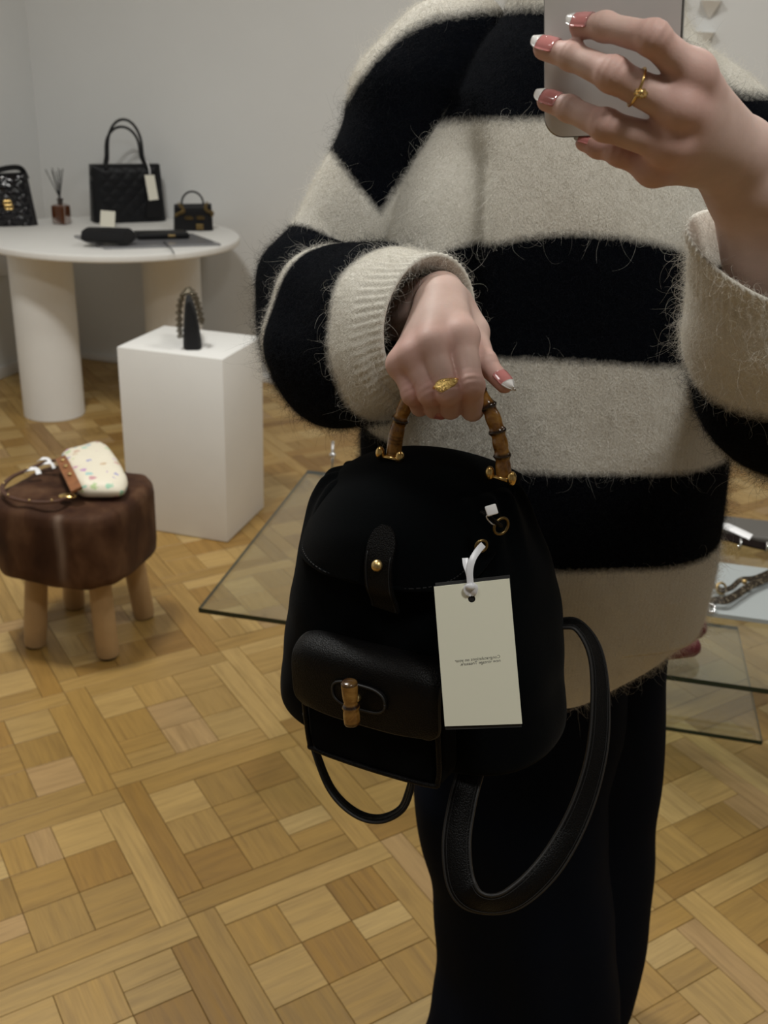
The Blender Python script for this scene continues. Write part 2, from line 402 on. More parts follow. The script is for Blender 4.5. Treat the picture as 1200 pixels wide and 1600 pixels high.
def T(x, y, dz=0.0): return Wz(x, y, TZ+dz)
def panel_bag(name, parent, base_l, base_r, top_l, top_r, depth, mat, quilt=None, H=None, lean=0.0, n=40):
    """handbag body: a puffed slab between four front points; returns front(u,v) sampler"""
    bl, br = np.asarray(base_l), np.asarray(base_r); x = nrm((br-bl)*V3(1, 1, 0)); nb = V3(x[1], -x[0], 0)   # nb faces the camera
    if nb@(CAM-bl) < 0: nb = -nb
    tl, tr = np.asarray(top_l), np.asarray(top_r)
    def front(u, v): return (bl*(1-u)+br*u)*(1-v)+(tl*(1-u)+tr*u)*v
    V_, F_ = [], []
    for s in (0, 1):
        for i in range(n+1):
            for j in range(n+1):
                u, v = i/n, j/n; e = min(u, 1-u, v+.15, 1-v); d = 1-math.exp(-e*14)
                dep = depth*(1-.45*v); P = front(u, v)
                q = quilt(u, v) if quilt and s == 0 else 0
                V_.append(P-nb*dep/2+nb*(1 if s == 0 else -1)*(dep/2*(.55+.45*d)+q*d))
    m_ = n+1
    for s in (0, 1):
        for i in range(n):
            for j in range(n):
                q = [s*m_*m_+i*m_+j, s*m_*m_+(i+1)*m_+j, s*m_*m_+(i+1)*m_+j+1, s*m_*m_+i*m_+j+1]; F_.append(q if s == 0 else q[::-1])
    edge = [i*m_ for i in range(m_)]+[(m_-1)*m_+j for j in range(1, m_)]+[i*m_+m_-1 for i in range(m_-2, -1, -1)]+[j for j in range(m_-2, 0, -1)]
    for k in range(len(edge)):
        a, b = edge[k], edge[(k+1) % len(edge)]; F_.append((b, a, a+m_*m_, b+m_*m_))
    mk(name, V_, F_, mat, parent, sharp=50)
    return (lambda u, v, o=0.0: front(u, v)+nb*o), nb, x
def diamond(nu, nv, h, dep=.0035):
    def q(u, v):
        a = abs(math.sin(math.pi*(u*nu+v*nv))); b = abs(math.sin(math.pi*(u*nu-v*nv))); return dep*(min(a, b)**.5)
    return q
up = lambda P, h: np.asarray(P)+V3(0, 0, h)
# glossy quilted bag, partly out of the frame
bl = T(-62, 356); br = T(61, 353); xh = nrm(br-bl)
t = thing('quilted_handbag', 'glossy black quilted handbag with gold clasp at the left end of the round table', 'handbag', (bl+br)/2)
s, nb, xx = panel_bag('body', t, bl, br, up(bl+xh*.02, .205)-nw*.03, up(br-xh*.045, .215)-nw*.03, .11, M_patent, diamond(4, 4, 0, .006), n=44)
o = B()
for dx, dz in ((0, .0085), (.0035, -.0085)):
    c = s(.62, .42, .012); o.add(*torus(c+xx*(dx-.006)+V3(0, 0, dz), nb, .0085, .0032)); o.add(*torus(c+xx*(dx+.008)+V3(0, 0, dz), nb, .0085, .0032))
o.obj('clasp', M_gold, t)
p = spline([s(.25, .98, -.02), s(.45, 1.05, -.0), s(.75, 1.10, -.01), s(.93, 1.06, -.03), s(1.0, .86, -.05)], 30)
mk('shoulder_strap', *strip(p, nb, .022, .004), M_black, t, sharp=40)
# reed diffuser
c = T(97, 350); t = thing('reed_diffuser', 'amber glass reed diffuser bottle with black reeds between the two large bags', 'diffuser', c)
w = .032; rings = []
for z, r in ((0.001, .9), (.004, 1), (.074, 1), (.080, .92), (.084, .6)):
    rings.append([c+tw*w*r*x_+nw*w*r*y_+V3(0, 0, z) for x_, y_ in [(math.copysign(abs(math.cos(a))**.35, math.cos(a)), math.copysign(abs(math.sin(a))**.35, math.sin(a))) for a in np.linspace(0, 2*np.pi, 32, endpoint=False)]])
mk('bottle', *loft(rings), M_amber, t, sharp=50)
mk('neck', *lathe([(.011, .083), (.011, .10), (.0135, .10), (.0135, .107), (.009, .107)], c, 20), simple('diffuser_collar', C(.03, .02, .015), .5), t, sharp=40)
for k in range(8):
    a = 2.4*k; tip = c+tw*(-.045+.0095*k)+nw*(.02*math.cos(a))+V3(0, 0, .225+.006*math.sin(k*2.1)); b0 = c+tw*(.004*math.cos(a))+V3(0, 0, .10)
    mk('reed', *ptube([b0, (b0+tip)/2, tip], .0019, 6), M_reed, t)
# large tote
bl = T(151, 350); br = T(263, 346); xh = nrm(br-bl)
t = thing('tote_bag', 'large black quilted tote bag with two upright handles and a cream tag', 'handbag', (bl+br)/2)
s, nb, xx = panel_bag('body', t, bl, br, up(bl-xh*.006, .245)-nw*.01, up(br-xh*.028, .245)-nw*.01, .13, M_quilt, diamond(5, 4, 0, .004), n=48)
v = [s(u, w_, .009) for u, w_ in ((.68, .08), (.93, .08), (.95, .40), (.73, .40))]; v += [q-nb*.006 for q in v]
mk('corner_patch', v, [(0, 1, 2, 3), (7, 6, 5, 4), (0, 4, 5, 1), (1, 5, 6, 2), (2, 6, 7, 3), (3, 7, 4, 0)], M_black, t, smooth=False)
for oo, h, dx in ((.0, .185, 0.0), (-.09, .150, .016)):
    p = [s(.19, .93, oo+.004)+xx*dx, s(.21, 1.02, oo)+xx*dx]
    for q in np.linspace(.0, math.pi, 9): p.append(s(.5, 1.0, oo)+xx*(-.078*math.cos(q)-.004+dx)+V3(0, 0, .03+(h-.03)*math.sin(q)**.8))
    p += [s(.775, 1.02, oo)+xx*dx, s(.79, .93, oo+.004)+xx*dx]
    mk('handle', *ptube(spline(p, 60), .0058, 10), M_black, t)
q0 = s(.80, .83, .018); v = [q0+xx*a-V3(0, 0, b)+nb*.0 for a, b in ((-.024, 0), (.020, 0), (.034, .105), (-.010, .108))]; v += [q-nb*.002 for q in v]
tg = mk('swing_tag', v, [(0, 1, 2, 3), (7, 6, 5, 4), (0, 4, 5, 1), (1, 5, 6, 2), (2, 6, 7, 3), (3, 7, 4, 0)], M_card, t, smooth=False)
mk('tag_ribbon', *ptube(spline([s(.78, 1.08, .012), s(.80, .95, .02), s(.80, .84, .021)], 12), .003, 6), M_white, tg)
# cream card leaning on the tote
c = T(168, 354); xx2 = tw; v = [c-xx2*.037, c+xx2*.034, c+xx2*.034+V3(0, 0, .064)-nw*.014, c-xx2*.037+V3(0, 0, .064)-nw*.014]; v += [q-nw*.002 for q in v]
o = mk('card', v, [(0, 1, 2, 3), (7, 6, 5, 4), (0, 4, 5, 1), (1, 5, 6, 2), (2, 6, 7, 3), (3, 7, 4, 0)], M_card, smooth=False); tag(o, 'small blank-looking cream card standing against the black tote', 'card')
M_gold_dim = simple('dull_gold_metal', C(.22, .155, .065), .4, 1.0)
# mini bag with chain
bl = T(273, 361); br = T(334, 361); xh = nrm(br-bl)
t = thing('mini_handbag', 'small black top-handle bag with gold letters and chain on the round table', 'handbag', (bl+br)/2)
s, nb, xx = panel_bag('body', t, bl, br, up(bl+xh*.004, .108), up(br-xh*.006, .112), .075, M_black, n=24)
p = [s(.22, .95, -.03)]+[s(.5, 1, -.03)+xx*(-.046*math.cos(q))+V3(0, 0, .05*math.sin(q)) for q in np.linspace(.1, math.pi-.1, 8)]+[s(.78, .95, -.03)]
mk('handle', *ptube(spline(p, 30), .0042, 8), M_black, t)
o = B(); v, f = box(s(.64, .17, .008), (.016, .003, .012), [xx, nb, V3(0, 0, 1)], .002); o.add(v, f)
for u in (.30, .36, .42, .60, .66, .72):
    o.add(*torus(s(u, .52, .008), nb, .006, .0016, 14, 6)); o.add(*torus(s(u+.03, .49, .008), nb, .004, .0014, 12, 6))
o.obj('clasp', M_gold_dim, t)
o = B()
for side in (0, 1):
    pth = spline([s(.12+.76*side, 1.02, -.01), s(.20+.62*side, .90, .008), s(.23+.64*side, .76, .010), s(.14+.86*side, .70, .006), s(.03+.96*side, .60, -.004)], 13)
    for k in range(13): o.add(*torus(pth[k], nrm(nb+xx*(.8 if k % 2 else -.8)), .0062, .0017, 12, 5))
r_ = o.obj('chain', M_gold_dim, t); r_['kind'] = 'stuff'
# board, rolled pouch, flat wallet, cord
q = [T(116, 371), T(165, 390), T(345, 384), T(300, 368)]; v = [p+V3(0, 0, .0005) for p in q]+[p+V3(0, 0, .009) for p in q]
o = mk('display_board', v, [(3, 2, 1, 0), (4, 5, 6, 7), (0, 1, 5, 4), (1, 2, 6, 5), (2, 3, 7, 6), (3, 0, 4, 7)], M_smoke, smooth=False); tag(o, 'thin smoky grey display board under the black pouch and wallet', 'board')
a, b = T(134, 369, .038), T(205, 372, .038); ra = np.linspace(0, 2*np.pi, 28, endpoint=False); rings = []
for k, (q, r) in enumerate(((0, .55), (.02, .85), (.06, 1), (.5, .98), (.94, 1), (.98, .85), (1, .5))):
    c = a*(1-q)+b*q; rings.append([c+r*(nw*math.cos(x)*.048+V3(0, 0, 1)*math.sin(x)*(.036 if math.sin(x) > -.4 else .022)*(1+.06*math.sin(3*x+q*4))) for x in ra])
t = thing('soft_pouch', 'soft black rolled pouch lying at the front of the round table', 'pouch', (a+b)/2-V3(0, 0, .024))
mk('body', *loft(rings), M_velvet, t, sharp=60)
p = spline([a*(1-q)+b*q+nw*.040*math.cos(th)+V3(0, 0, .0375*math.sin(th)) for q, th in ((.02, .6), (.3, .75), (.6, .85), (.97, .9))], 20); mk('flap_edge', *ptube(p, .003, 6), M_black, t)
bl, br = T(216, 375, .01), T(297, 373, .01)
t = thing('flat_wallet', 'flat black wallet with a small gold bar lying on the grey board', 'wallet', (bl+br)/2)
x = nrm(br-bl); ax = [x, V3(-x[1], x[0], 0), V3(0, 0, 1)]; cc = (bl+br)/2+V3(0, 0, .012)+ax[1]*.05
mk('body', *box(cc, (np.linalg.norm(br-bl)/2, .05, .011), ax, .007, 3), M_black, t, sharp=50)
mk('clasp', *box(cc-ax[1]*.051+V3(0, 0, .002)+x*.03, (.014, .0025, .004), ax, .001), M_gold_old, t)
p = spline([T(256, 377, .014), T(262, 384, .0115), T(268, 389, .012), T(272, 396, .004)], 20)
o = mk('cord', *ptube(p, .0022, 6), M_black); tag(o, 'thin black cord hanging over the front edge of the grey board', 'cord')

# ---- square plinth with a chain clutch seen edge-on
PC = (V3(-.826, 2.984, 0)+V3(-.419, 3.191, 0))/2; th = math.radians(-15.3); pu = V3(math.cos(th), math.sin(th), 0); pv = V3(-math.sin(th), math.cos(th), 0)
o = mk('plinth', *box(PC+V3(0, 0, .3005), (.175, .152, .2995), [pu, pv, V3(0, 0, 1)], .004, 2), M_plinth, sharp=40); tag(o, 'white plaster box plinth standing on the parquet beside the stool', 'plinth')
c = Wz(301, 545, .6); pv = nrm((c-CAM)*V3(1, 1, 0)); pu = V3(pv[1], -pv[0], 0); t = thing('chain_clutch', 'narrow black evening bag seen edge-on with a beaded chain, standing on the white plinth', 'handbag', c)
rings = []
for z, w, dx in ((.001, .026, 0), (.004, .028, 0), (.05, .024, -.001), (.10, .018, -.003), (.135, .009, -.006), (.142, .004, -.006)):
    rings.append([c+pu*(dx+w*max(-1, min(1, 1.25*math.cos(a))))+pv*(.055+.075*max(-1, min(1, 1.25*math.sin(a))))+V3(0, 0, z) for a in np.linspace(0, 2*np.pi, 24, endpoint=False)])
mk('body', *loft(rings), M_velvet, t, sharp=40)
M_bead = simple('steel_gold_chain', C(.20, .175, .13), .35, 1.0)
for row, (dy, ph) in enumerate(((-.024, 0), (-.02, .5), (-.016, .2))):
    p = spline([c+pu*dx+pv*dy+V3(0, 0, z) for dx, z in ((-.034, .045), (-.036, .09), (-.031, .145), (-.012, .176+.004*row), (.010, .168), (.022, .13), (.030, .085))], 34)
    o = B()
    for k in range(34):
        tt_ = nrm(p[min(k+1, 33)]-p[max(k-1, 0)]); o.add(*torus(p[k]+pu*.004*(row-1), nrm(np.cross(tt_, pv if k % 2 else pu)), .0052, .0017, 10, 5))
    r_ = o.obj('chain', M_bead, t); r_['kind'] = 'stuff'

# ---- hide stool
SC = V3(-.768, 2.30, 0); th = math.radians(-13); su = V3(math.cos(th), math.sin(th), 0); sv = V3(-math.sin(th), math.cos(th), 0)
n = N('cowhide'); o_ = n.obj(); f1 = n.noise(n.n('ShaderNodeMapping', {'Vector': o_, 'Scale': (13, 13, 7)}).outputs[0], 1.0, 3, .55, .3); f2 = n.noise(n.n('ShaderNodeMapping', {'Vector': o_, 'Scale': (400, 400, 40)}).outputs[0], 1.0, 2)
c = n.ramp(f1, [(.30, (.030, .011, .0055)), (.52, (.064, .028, .0135)), (.74, (.125, .064, .033))]); c = n.mix(n.math('MULTIPLY', n.attr('streak').outputs['Fac'], .55), c, C(.30, .22, .17))
n.bump(f2, .35, .001); n.set(n.b, 'Specular IOR Level', .15)
M_hide = n.p(Base_Color=c, Roughness=.7, Sheen_Weight=.03, Sheen_Roughness=.4)
M_leg = simple('pale_wood', C(.42, .27, .13), .5, noise=.12, nscale=12)
t = thing('hide_stool', 'brown cowhide covered stool on four round pale wooden legs', 'stool', (SC[0], SC[1], 0))
def sq(a, e): return math.copysign(abs(math.cos(a))**e, math.cos(a)), math.copysign(abs(math.sin(a))**e, math.sin(a))
rings = []
for z, r in ((.232, .80), (.228, .93), (.235, .985), (.26, 1.0), (.33, 1.005), (.385, 1.0), (.405, .985), (.416, .95), (.4205, .88), (.4225, .6), (.423, .25)):
    ring = []
    for a in np.linspace(0, 2*np.pi, 220, endpoint=False):
        x, y = sq(a, .55); ring.append([x*.170*r, y*.170*r, z])
    rings.append(ring)
R_ = np.array(rings); dd = wob(R_.reshape(-1, 3)*[1, 1, .6], .09).reshape(R_.shape[:2])
R_[..., :2] *= (1+.022*dd)[..., None]; R_[..., 2] += np.where(R_[..., 2] < .25, .010*dd, .004*dd)
R_ = SC+R_[..., :1]*su+R_[..., 1:2]*sv+R_[..., 2:]*V3(0, 0, 1)
seat = mk('seat', *loft(list(R_)), M_hide, t)
sv_ = np.array([v.co[:] for v in seat.data.vertices]); uu_, vv2 = sv_@su, sv_@sv
attr(seat, 'streak', np.exp(-((uu_-.052+.004*np.sin(sv_[:, 2]*50))/.010)**2)*(vv2 < -.10)*np.clip((sv_[:, 2]-.20)/.1, .4, 1)*(sv_[:, 2] < .418))
FTS = [Wz(x, y-6, 0)+V3(0, .026, 0) for x, y in ((50, 1022), (165, 1040), (222, 976), (112, 960))]; FC = sum(FTS)/4
for foot, dx, dy in (((50, 1022), -1, -1), ((165, 1040), 1, -1), ((222, 976), 1, 1), ((112, 960), -1, 1)):
    b = Wz(foot[0], foot[1]-6, 0)+V3(0, .026, 0); b[2] = 0.004; top = FC+(b-FC)*.80; top[2] = .26; rr = [.027, .0285, .0285, .0275, .026]
    mk('leg', *ptube([b, b*.97+top*.03, b*.5+top*.5, b*.2+top*.8, top], rr, 20), M_leg, t, sharp=50)
    mk('foot_pad', *lathe([(.024, 0.0005), (.024, .006)], (b[0], b[1], 0), 18), M_black, t)
# patterned cream handbag lying on the stool
n = N('cream_print'); vo = n.n('ShaderNodeTexVoronoi', {'Vector': n.obj(), 'Scale': 34.0}); vo2 = n.n('ShaderNodeTexVoronoi', {'Vector': n.obj(), 'Scale': 150.0})
hue = n.n('ShaderNodeCombineColor', {0: n.n('ShaderNodeSeparateColor', {0: vo.outputs['Color']}).outputs[0], 1: .65, 2: .55}, mode='HSV').outputs[0]
msk = n.math('LESS_THAN', n.math('ADD', vo.outputs['Distance'], n.math('MULTIPLY', vo2.outputs['Distance'], .30)), .43)
M_print = n.p(Base_Color=n.mix(n.math('MULTIPLY', msk, .75), C(.80, .74, .60), hue), Roughness=.5)
M_tan = simple('tan_leather', C(.26, .10, .035), .5, noise=.2, nscale=60)
M_tan_dark = simple('dark_tan_leather', C(.075, .032, .018), .5)
ZS = .4285
t = thing('print_handbag', 'cream handbag with coloured print and tan trim lying on the brown stool', 'handbag', Wz(150, 745, ZS))
out = [(117, 761), (104, 736), (97, 714), (120, 706), (145, 699), (156, 698), (170, 706), (184, 722), (194, 738), (200, 752), (196, 763), (184, 768), (155, 769), (130, 768)]
P2 = np.array([Wz(x, y+6, ZS+.012) for x, y in out]); P2 = spline(np.vstack([P2, P2[:1]]), 71)[:-1]; c2 = P2.mean(0); rings = []
for z, r in ((.001, .86), (.006, .96), (.018, 1.0), (.032, .985), (.044, .88), (.050, .70), (.052, .4), (.052, .1)):
    Q = c2+(P2-c2)*r; Q[:, 2] = ZS+z-.010*np.maximum(0, (P2-c2)@su*5)*(z > .02)*r + .0025*wob(Q, .03)*(z > .03); rings.append(Q)
mk('body', *loft(rings), M_print, t)
a, b = Wz(95, 716, ZS+.035), Wz(120, 766, ZS+.035); p = spline([a, (a+b)/2+V3(-.004, 0, .012), b], 24)
tr = mk('leather_trim', *strip(p, nrm(V3(-.3, -.2, 1)), .028, .007), M_tan, t, sharp=40)
for q in (.25, .5, .7): mk('rivet', *lathe([(.0055, 0), (.0055, .003), (.003, .0045), (.0005, .0045)], p[int(q*23)]+V3(0, 0, .005), 12), M_gold_old, tr)
lp = [(97, 718), (72, 722), (46, 733), (18, 746), (3, 763), (14, 776), (46, 784), (84, 784), (108, 776), (119, 768)]
p = spline([Wz(x, y, ZS+.008+.010*math.sin(k*1.1)**2) for k, (x, y) in enumerate(lp)], 70)
stp = mk('shoulder_strap', *strip(p, (0, 0, 1), .011, .005), M_tan_dark, t, sharp=40)
for q in (16, 28, 38, 46, 53): mk('stud', *ball(p[q]+V3(0, 0, .004), .0032, 8, 5), M_gold_old, stp)
c = Wz(106, 779, ZS+.006); mk('oval_plate', *ball(c+V3(0, 0, .006), (.022, .014, .006), 22, 9), M_gold, t)
mk('ring', *torus(Wz(118, 768, ZS+.012), (.4, -.5, .8), .0085, .002, 20, 6), M_chrome, t)
for (x, y), w in (((50, 736), .013), ((68, 720), .010), ((74, 727), .009)):
    c = Wz(x, y, ZS+.02); mk('ribbon', *strip(spline([c+V3(-.016, .004, -.003), c+V3(-.004, -.002, .006), c+V3(.010, .004, .004), c+V3(.018, -.004, -.006)], 12), (0.2, -.3, 1), w, .0015), M_white, t, sharp=40)

# ---- two-tier glass table on a steel column
n = N('clear_glass'); gl = n.n('ShaderNodeBsdfGlossy', {'Color': C(1, 1, 1), 'Roughness': .03}); tp = n.n('ShaderNodeBsdfTransparent', {'Color': C(.88, .90, .87)})
lw = n.n('ShaderNodeLayerWeight', {'Blend': .5}).outputs['Facing']; fr = n.math('ADD', n.math('MULTIPLY', n.math('POWER', lw, 4.0), .75), .05); mx = n.n('ShaderNodeMixShader', {0: fr, 1: tp, 2: gl}); n.set(n.out, 0, mx); M_glass = n.m
M_edge = simple('glass_edge_green', C(.012, .03, .022), .15)
GZ = .42; g0 = Wz(310, 950, GZ); gu = V3(math.cos(math.radians(-11.06)), math.sin(math.radians(-11.06)), 0); gv = V3(-gu[1], gu[0], 0)
t = thing('glass_table', 'low two-tier clear glass table with dark green edges behind the person', 'table', (g0+gu*.62+gv*.40)*V3(1, 1, 0))
def sheet(name, o0, lu, lv, th_):
    v = [o0+gu*a*lu+gv*b*lv+V3(0, 0, z) for z in (-th_, 0) for a, b in ((0, 0), (1, 0), (1, 1), (0, 1))]
    o = mk(name, v, [(3, 2, 1, 0), (4, 5, 6, 7), (0, 1, 5, 4), (1, 2, 6, 5), (2, 3, 7, 6), (3, 0, 4, 7)], [M_glass, M_edge], t, smooth=False)
    for i in range(2, 6): o.data.polygons[i].material_index = 1
sheet('glass_top', g0, 1.24, .775, .010)
lc = Wz(1192, 1158, .12); sheet('glass_shelf', lc-gu*.62, .62, .50, .010)
cc = lc-gu*.36+gv*.26; cc[2] = 0
mk('column', *lathe([(.13, .001), (.13, .008), (.03, .012), (.03, .1095)], cc, 40), M_chrome, t, sharp=40); mk('column', *lathe([(.03, .1205), (.03, GZ-.0105)], cc, 32), M_chrome, t, sharp=40)
# pale boards, straps and pouch on the glass
M_pale = simple('pale_board', C(.36, .39, .39), .7); M_taupe = simple('taupe_leather', C(.10, .093, .083), .6)
def slab(name, pts, z0, z1, mat, parent=None):
    v = [p+V3(0, 0, z0-GZ) for p in pts]+[p+V3(0, 0, z1-GZ) for p in pts]; k = len(pts)
    f = [tuple(range(k-1, -1, -1)), tuple(range(k, 2*k))]+[(i, (i+1) % k, k+(i+1) % k, k+i) for i in range(k)]; return mk(name, v, f, mat, parent, smooth=False)
G = lambda x, y: Wz(x, y, GZ)
q = G(1093, 962); o = slab('display_board', [q, q+gu*.36, q+gu*.36+gv*.245, q+gv*.245], GZ+.001, GZ+.010, M_pale); tag(o, 'pale grey display board on the glass table under a snakeskin strap', 'board')
n = N('snakeskin'); vo = n.n('ShaderNodeTexVoronoi', {'Vector': n.obj(), 'Scale': 170.0}); f = n.noise(n.obj(), 60)
c = n.ramp(n.math('ADD', vo.outputs['Distance'], f), [(.55, (.30, .26, .19)), (.75, (.12, .095, .06)), (.95, (.03, .022, .014))]); n.set(n.b, 'Specular IOR Level', .25); M_snake = n.p(Base_Color=c, Roughness=.45)
t = thing('snakeskin_strap', 'snakeskin bag strap with gold fittings lying across the pale board', 'strap', G(1140, 935))
GB = lambda x, y, h: Wz(x, y, GZ+.0145+h)
p = spline([GB(1108, 944, .004), GB(1118, 938, .012), GB(1134, 938, .014), GB(1150, 930, .012), GB(1175, 914, .012), (GB(1215, 898, .012))], 40); mk('lower_strap', *strip(p, nrm(V3(0, -.75, .65)), .016, .005), M_snake, t, sharp=40)
p = spline([GB(1118, 916, .006), GB(1128, 922, .012), GB(1143, 918, .016), GB(1158, 906, .016), GB(1180, 903, .014), GB(1215, 888, .014)], 40); mk('upper_strap', *strip(p, nrm(V3(0, -.75, .65)), .011, .005), M_snake, t, sharp=40)
mk('ring', *torus(GB(1127, 919, .012), (0.3, -.8, .5), .011, .0025), M_gold_old, t); mk('stud', *ball(GB(1163, 909, .018), .0055), M_gold_old, t)
mk('buckle', *torus(GB(1110, 950, .006), (.2, -.6, .8), .009, .003), M_chrome, t)
q = G(1112, 854); qz = GZ; t = thing('taupe_clutch', 'taupe flat bag with dark brown strap along its front and silver rings', 'handbag', q+gu*.1)
mk('body', *box(q+gu*.20+gv*.085+V3(0, 0, .0135), (.17, .055, .012), [gu, gv, V3(0, 0, 1)], .008, 3), M_taupe, t, sharp=50)
p = spline([q+gu*x_+gv*y_+V3(0, 0, z_) for x_, y_, z_ in ((-.03, .01, .012), (.02, .02, .020), (.06, .012, .018), (.12, .004, .014), (.22, -.002, .013), (.3, 0, .012))], 40); mk('strap', *strip(p, nrm(V3(0, -.6, .8)), .020, .006), simple('dark_brown_leather', C(.010, .006, .0045), .6, **{'Specular_IOR_Level': .05}), t, sharp=40)
mk('label', *strip(spline([q+gu*.0+gv*.05+V3(0, 0, .034), q+gu*.03+gv*.045+V3(0, 0, .036), q+gu*.085+gv*.02+V3(0, 0, .026)], 14), nrm(V3(0, -.5, .9)), .020, .002), M_white, t, sharp=40)
for x_ in (.060, .118): mk('ring', *torus(q+gu*x_+gv*-.002+V3(0, 0, .015), nrm(gu), .011, .0026), M_chrome, t)
# burgundy folded pouch
M_burg = simple('burgundy_leather', C(.11, .012, .020), .35, bump=.1, bscale=300)
t = thing('burgundy_pouch', 'burgundy leather pouch with rolled folds peeking past the sweater hem', 'pouch', G(1060, 1008))
for (x0, y0, x1, y1, r) in ((1030, 1016, 1092, 1009, .019), (1030, 1004, 1097, 994, .021), (1030, 990, 1086, 984, .011)):
    a, b = Wz(x0, y0, GZ+r+.001), Wz(x1, y1, GZ+r+.001); a[2] = b[2] = GZ+r+.001
    if r == .021: a[2] += .022; b[2] += .022
    if r == .011: a[2] += .05; b[2] += .05
    e = nrm(b-a); L = np.linalg.norm(b-a); prof = [(.001, -.0), (r*.6, .002), (r, .012), (r*1.02, L*.5), (r, L-.014), (r*.75, L-.004), (r*.3, L)]
    mk('fold', *lathe(prof, a, 24, e), M_burg, t)
# slim metal post with a bright bead
b = V3(*Wz(519, 746, GZ+.0)); t = thing('display_post', 'slim metal post with a bright bead on the glass table between sleeve and backpack', 'stand', b)
tpz = None
mk('rod', *ptube([b+V3(0, 0, .001), b+V3(0, 0, .03), b+V3(0, 0, .10)], .0035, 10), M_chrome, t); mk('bead', *ball(b+V3(0, 0, .062), .0085), M_chrome, t); mk('base', *lathe([(.022, .0005), (.022, .003), (.004, .006)], b, 24), M_chrome, t, sharp=40)

# ================================================================== the person
M_skin = None
n = N('skin'); red = n.attr('red').outputs['Fac']; o_ = n.obj(); f = n.noise(o_, 60, 4); f2 = n.noise(o_, 900, 2)
base = n.ramp(f, [(.3, (.56, .395, .335)), (.7, (.63, .455, .395))]); c = n.mix(n.math('MULTIPLY', red, .8), base, C(.57, .26, .225))
n.bump(f2, .12, .0006)
n.set(n.b, 'Specular IOR Level', .32)
M_skin = n.p(Base_Color=c, Roughness=.54, Subsurface_Weight=.12, Subsurface_Radius=(.012, .004, .002), Subsurface_Scale=.35)
M_nail = simple('pink_nail', C(.52, .20, .19), .10, Coat_Weight=.6); M_tip = simple('white_nail_tip', C(.82, .80, .78), .12, Coat_Weight=.6)
n = N('wool')
sb = n.attr('stripe').outputs['Fac']; uv = n.attr('knit').outputs['Vector']; sp = n.n('ShaderNodeSeparateXYZ', {0: uv})
jit = n.math('MULTIPLY', n.math('SUBTRACT', n.noise(n.obj(), 260, 2), .5), .006)
fac = n.ramp(n.math('ADD', n.math('MULTIPLY', n.math('ADD', sb, jit), 120.0), .5), [(0, (0, 0, 0)), (1, (1, 1, 1))])
fx = n.math('ABSOLUTE', n.math('SUBTRACT', n.math('FRACT', n.math('MULTIPLY', sp.outputs[0], 1/.0046)), .5))
vv_ = n.math('SINE', n.math('MULTIPLY', n.math('ADD', n.math('MULTIPLY', sp.outputs[1], 1/.0036), n.math('MULTIPLY', fx, 1.6)), 6.283))
col_ = n.math('COSINE', n.math('MULTIPLY', fx, 6.283)); kn = n.math('ADD', n.math('MULTIPLY', vv_, .4), n.math('MULTIPLY', col_, -.3)); fuz = n.noise(n.obj(), 420, 4, .7)
n.bump(n.math('ADD', n.math('MULTIPLY', kn, .14), fuz), .5, .0020); n.set(n.b, 'Specular IOR Level', .06)
sh = n.ramp(n.noise(n.obj(), 9, 4), [(.3, (.69, .655, .575)), (.7, (.77, .745, .675))])
sh = n.mix(.16, sh, n.ramp(kn, [(0, (.45, .41, .34)), (.6, (.80, .77, .69))]))
M_wool = n.p(Base_Color=n.mix(fac, C(.0022, .0030, .0052), sh), Roughness=.95)
PL = lambda x, y, D: W(x, y, D)

# ---- hand that holds the phone; the phone's back is the plane the fingers lie on
pr = nrm(RT+.11*DN-.40*fwd); pu_ = -(DN+.077*RT+.47*fwd); pu_ = nrm(pu_-pr*(pu_@pr)); pn_ = np.cross(pr, pu_)
if pn_@fwd > 0: pn_ = -pn_
bcorner = W(951, 213, .568)
def Dp(x, y): d = ray(x, y); return ((bcorner-CAM)@pn_)/(d@pn_)
PO = lambda x, y, D: W(x, y, Dp(x, y)+D-.571)      # D: depth relative to the phone's back at .571
def wrinkle(V, joint, axis, dors, amp=.0005, half=.0065, n=3):
    """skin creases across the back of a finger joint"""
    axis = nrm(axis); d = V-joint; s_ = d@axis; r = np.linalg.norm(d-np.outer(s_, axis), axis=1); dn = (d-np.outer(s_, axis))@nrm(dors)/(r+1e-6)
    w = np.exp(-(s_/half)**2)*np.clip(dn, 0, 1)*(r < .016); return -(amp*w*(.5+.5*np.cos(s_*2*np.pi*n/(2*half))))[:, None]*nrm(dors)
fingA = dict(index=([(906, 40, .5620), (945, 42, .5555), (1020, 60, .5450), (1083, 116, .5590)], [.0058, .0068, .0080, .0098]),
             middle=([(850, 76, .5645), (893, 88, .5580), (957, 117, .5445), (1062, 170, .5540)], [.0060, .0069, .0083, .0098]),
             ring=([(854, 158, .5640), (889, 170, .5590), (945, 196, .5480), (1043, 226, .5570)], [.0055, .0064, .0077, .0094]),
             pinky=([(912, 223, .5760), (934, 230, .5730), (968, 239, .5670), (1022, 262, .5680)], [.0048, .0055, .0066, .0086]))
wrA = PL(1176, 300, .612); elA = V3(.335, .80, 1.155)
HA = {k: ([PO(*p) for p in v[0]], v[1]) for k, v in fingA.items()}
allp = np.array([p for v in HA.values() for p in v[0]]+[wrA+V3(.03, .05, -.09), wrA, PO(1000, 80, .595)])
lo, hi = allp.min(0)-.022, allp.max(0)+.022
S = SDF(lo, hi, .00125)
carp = {'index': PL(1158, 222, .588), 'middle': PL(1152, 238, .585), 'ring': PL(1140, 252, .588), 'pinky': PL(1124, 262, .594)}
for k, (p, r) in HA.items():
    S.cone(p[3], carp[k], r[3]*1.02, .0125 if k != 'pinky' else .011, .012)
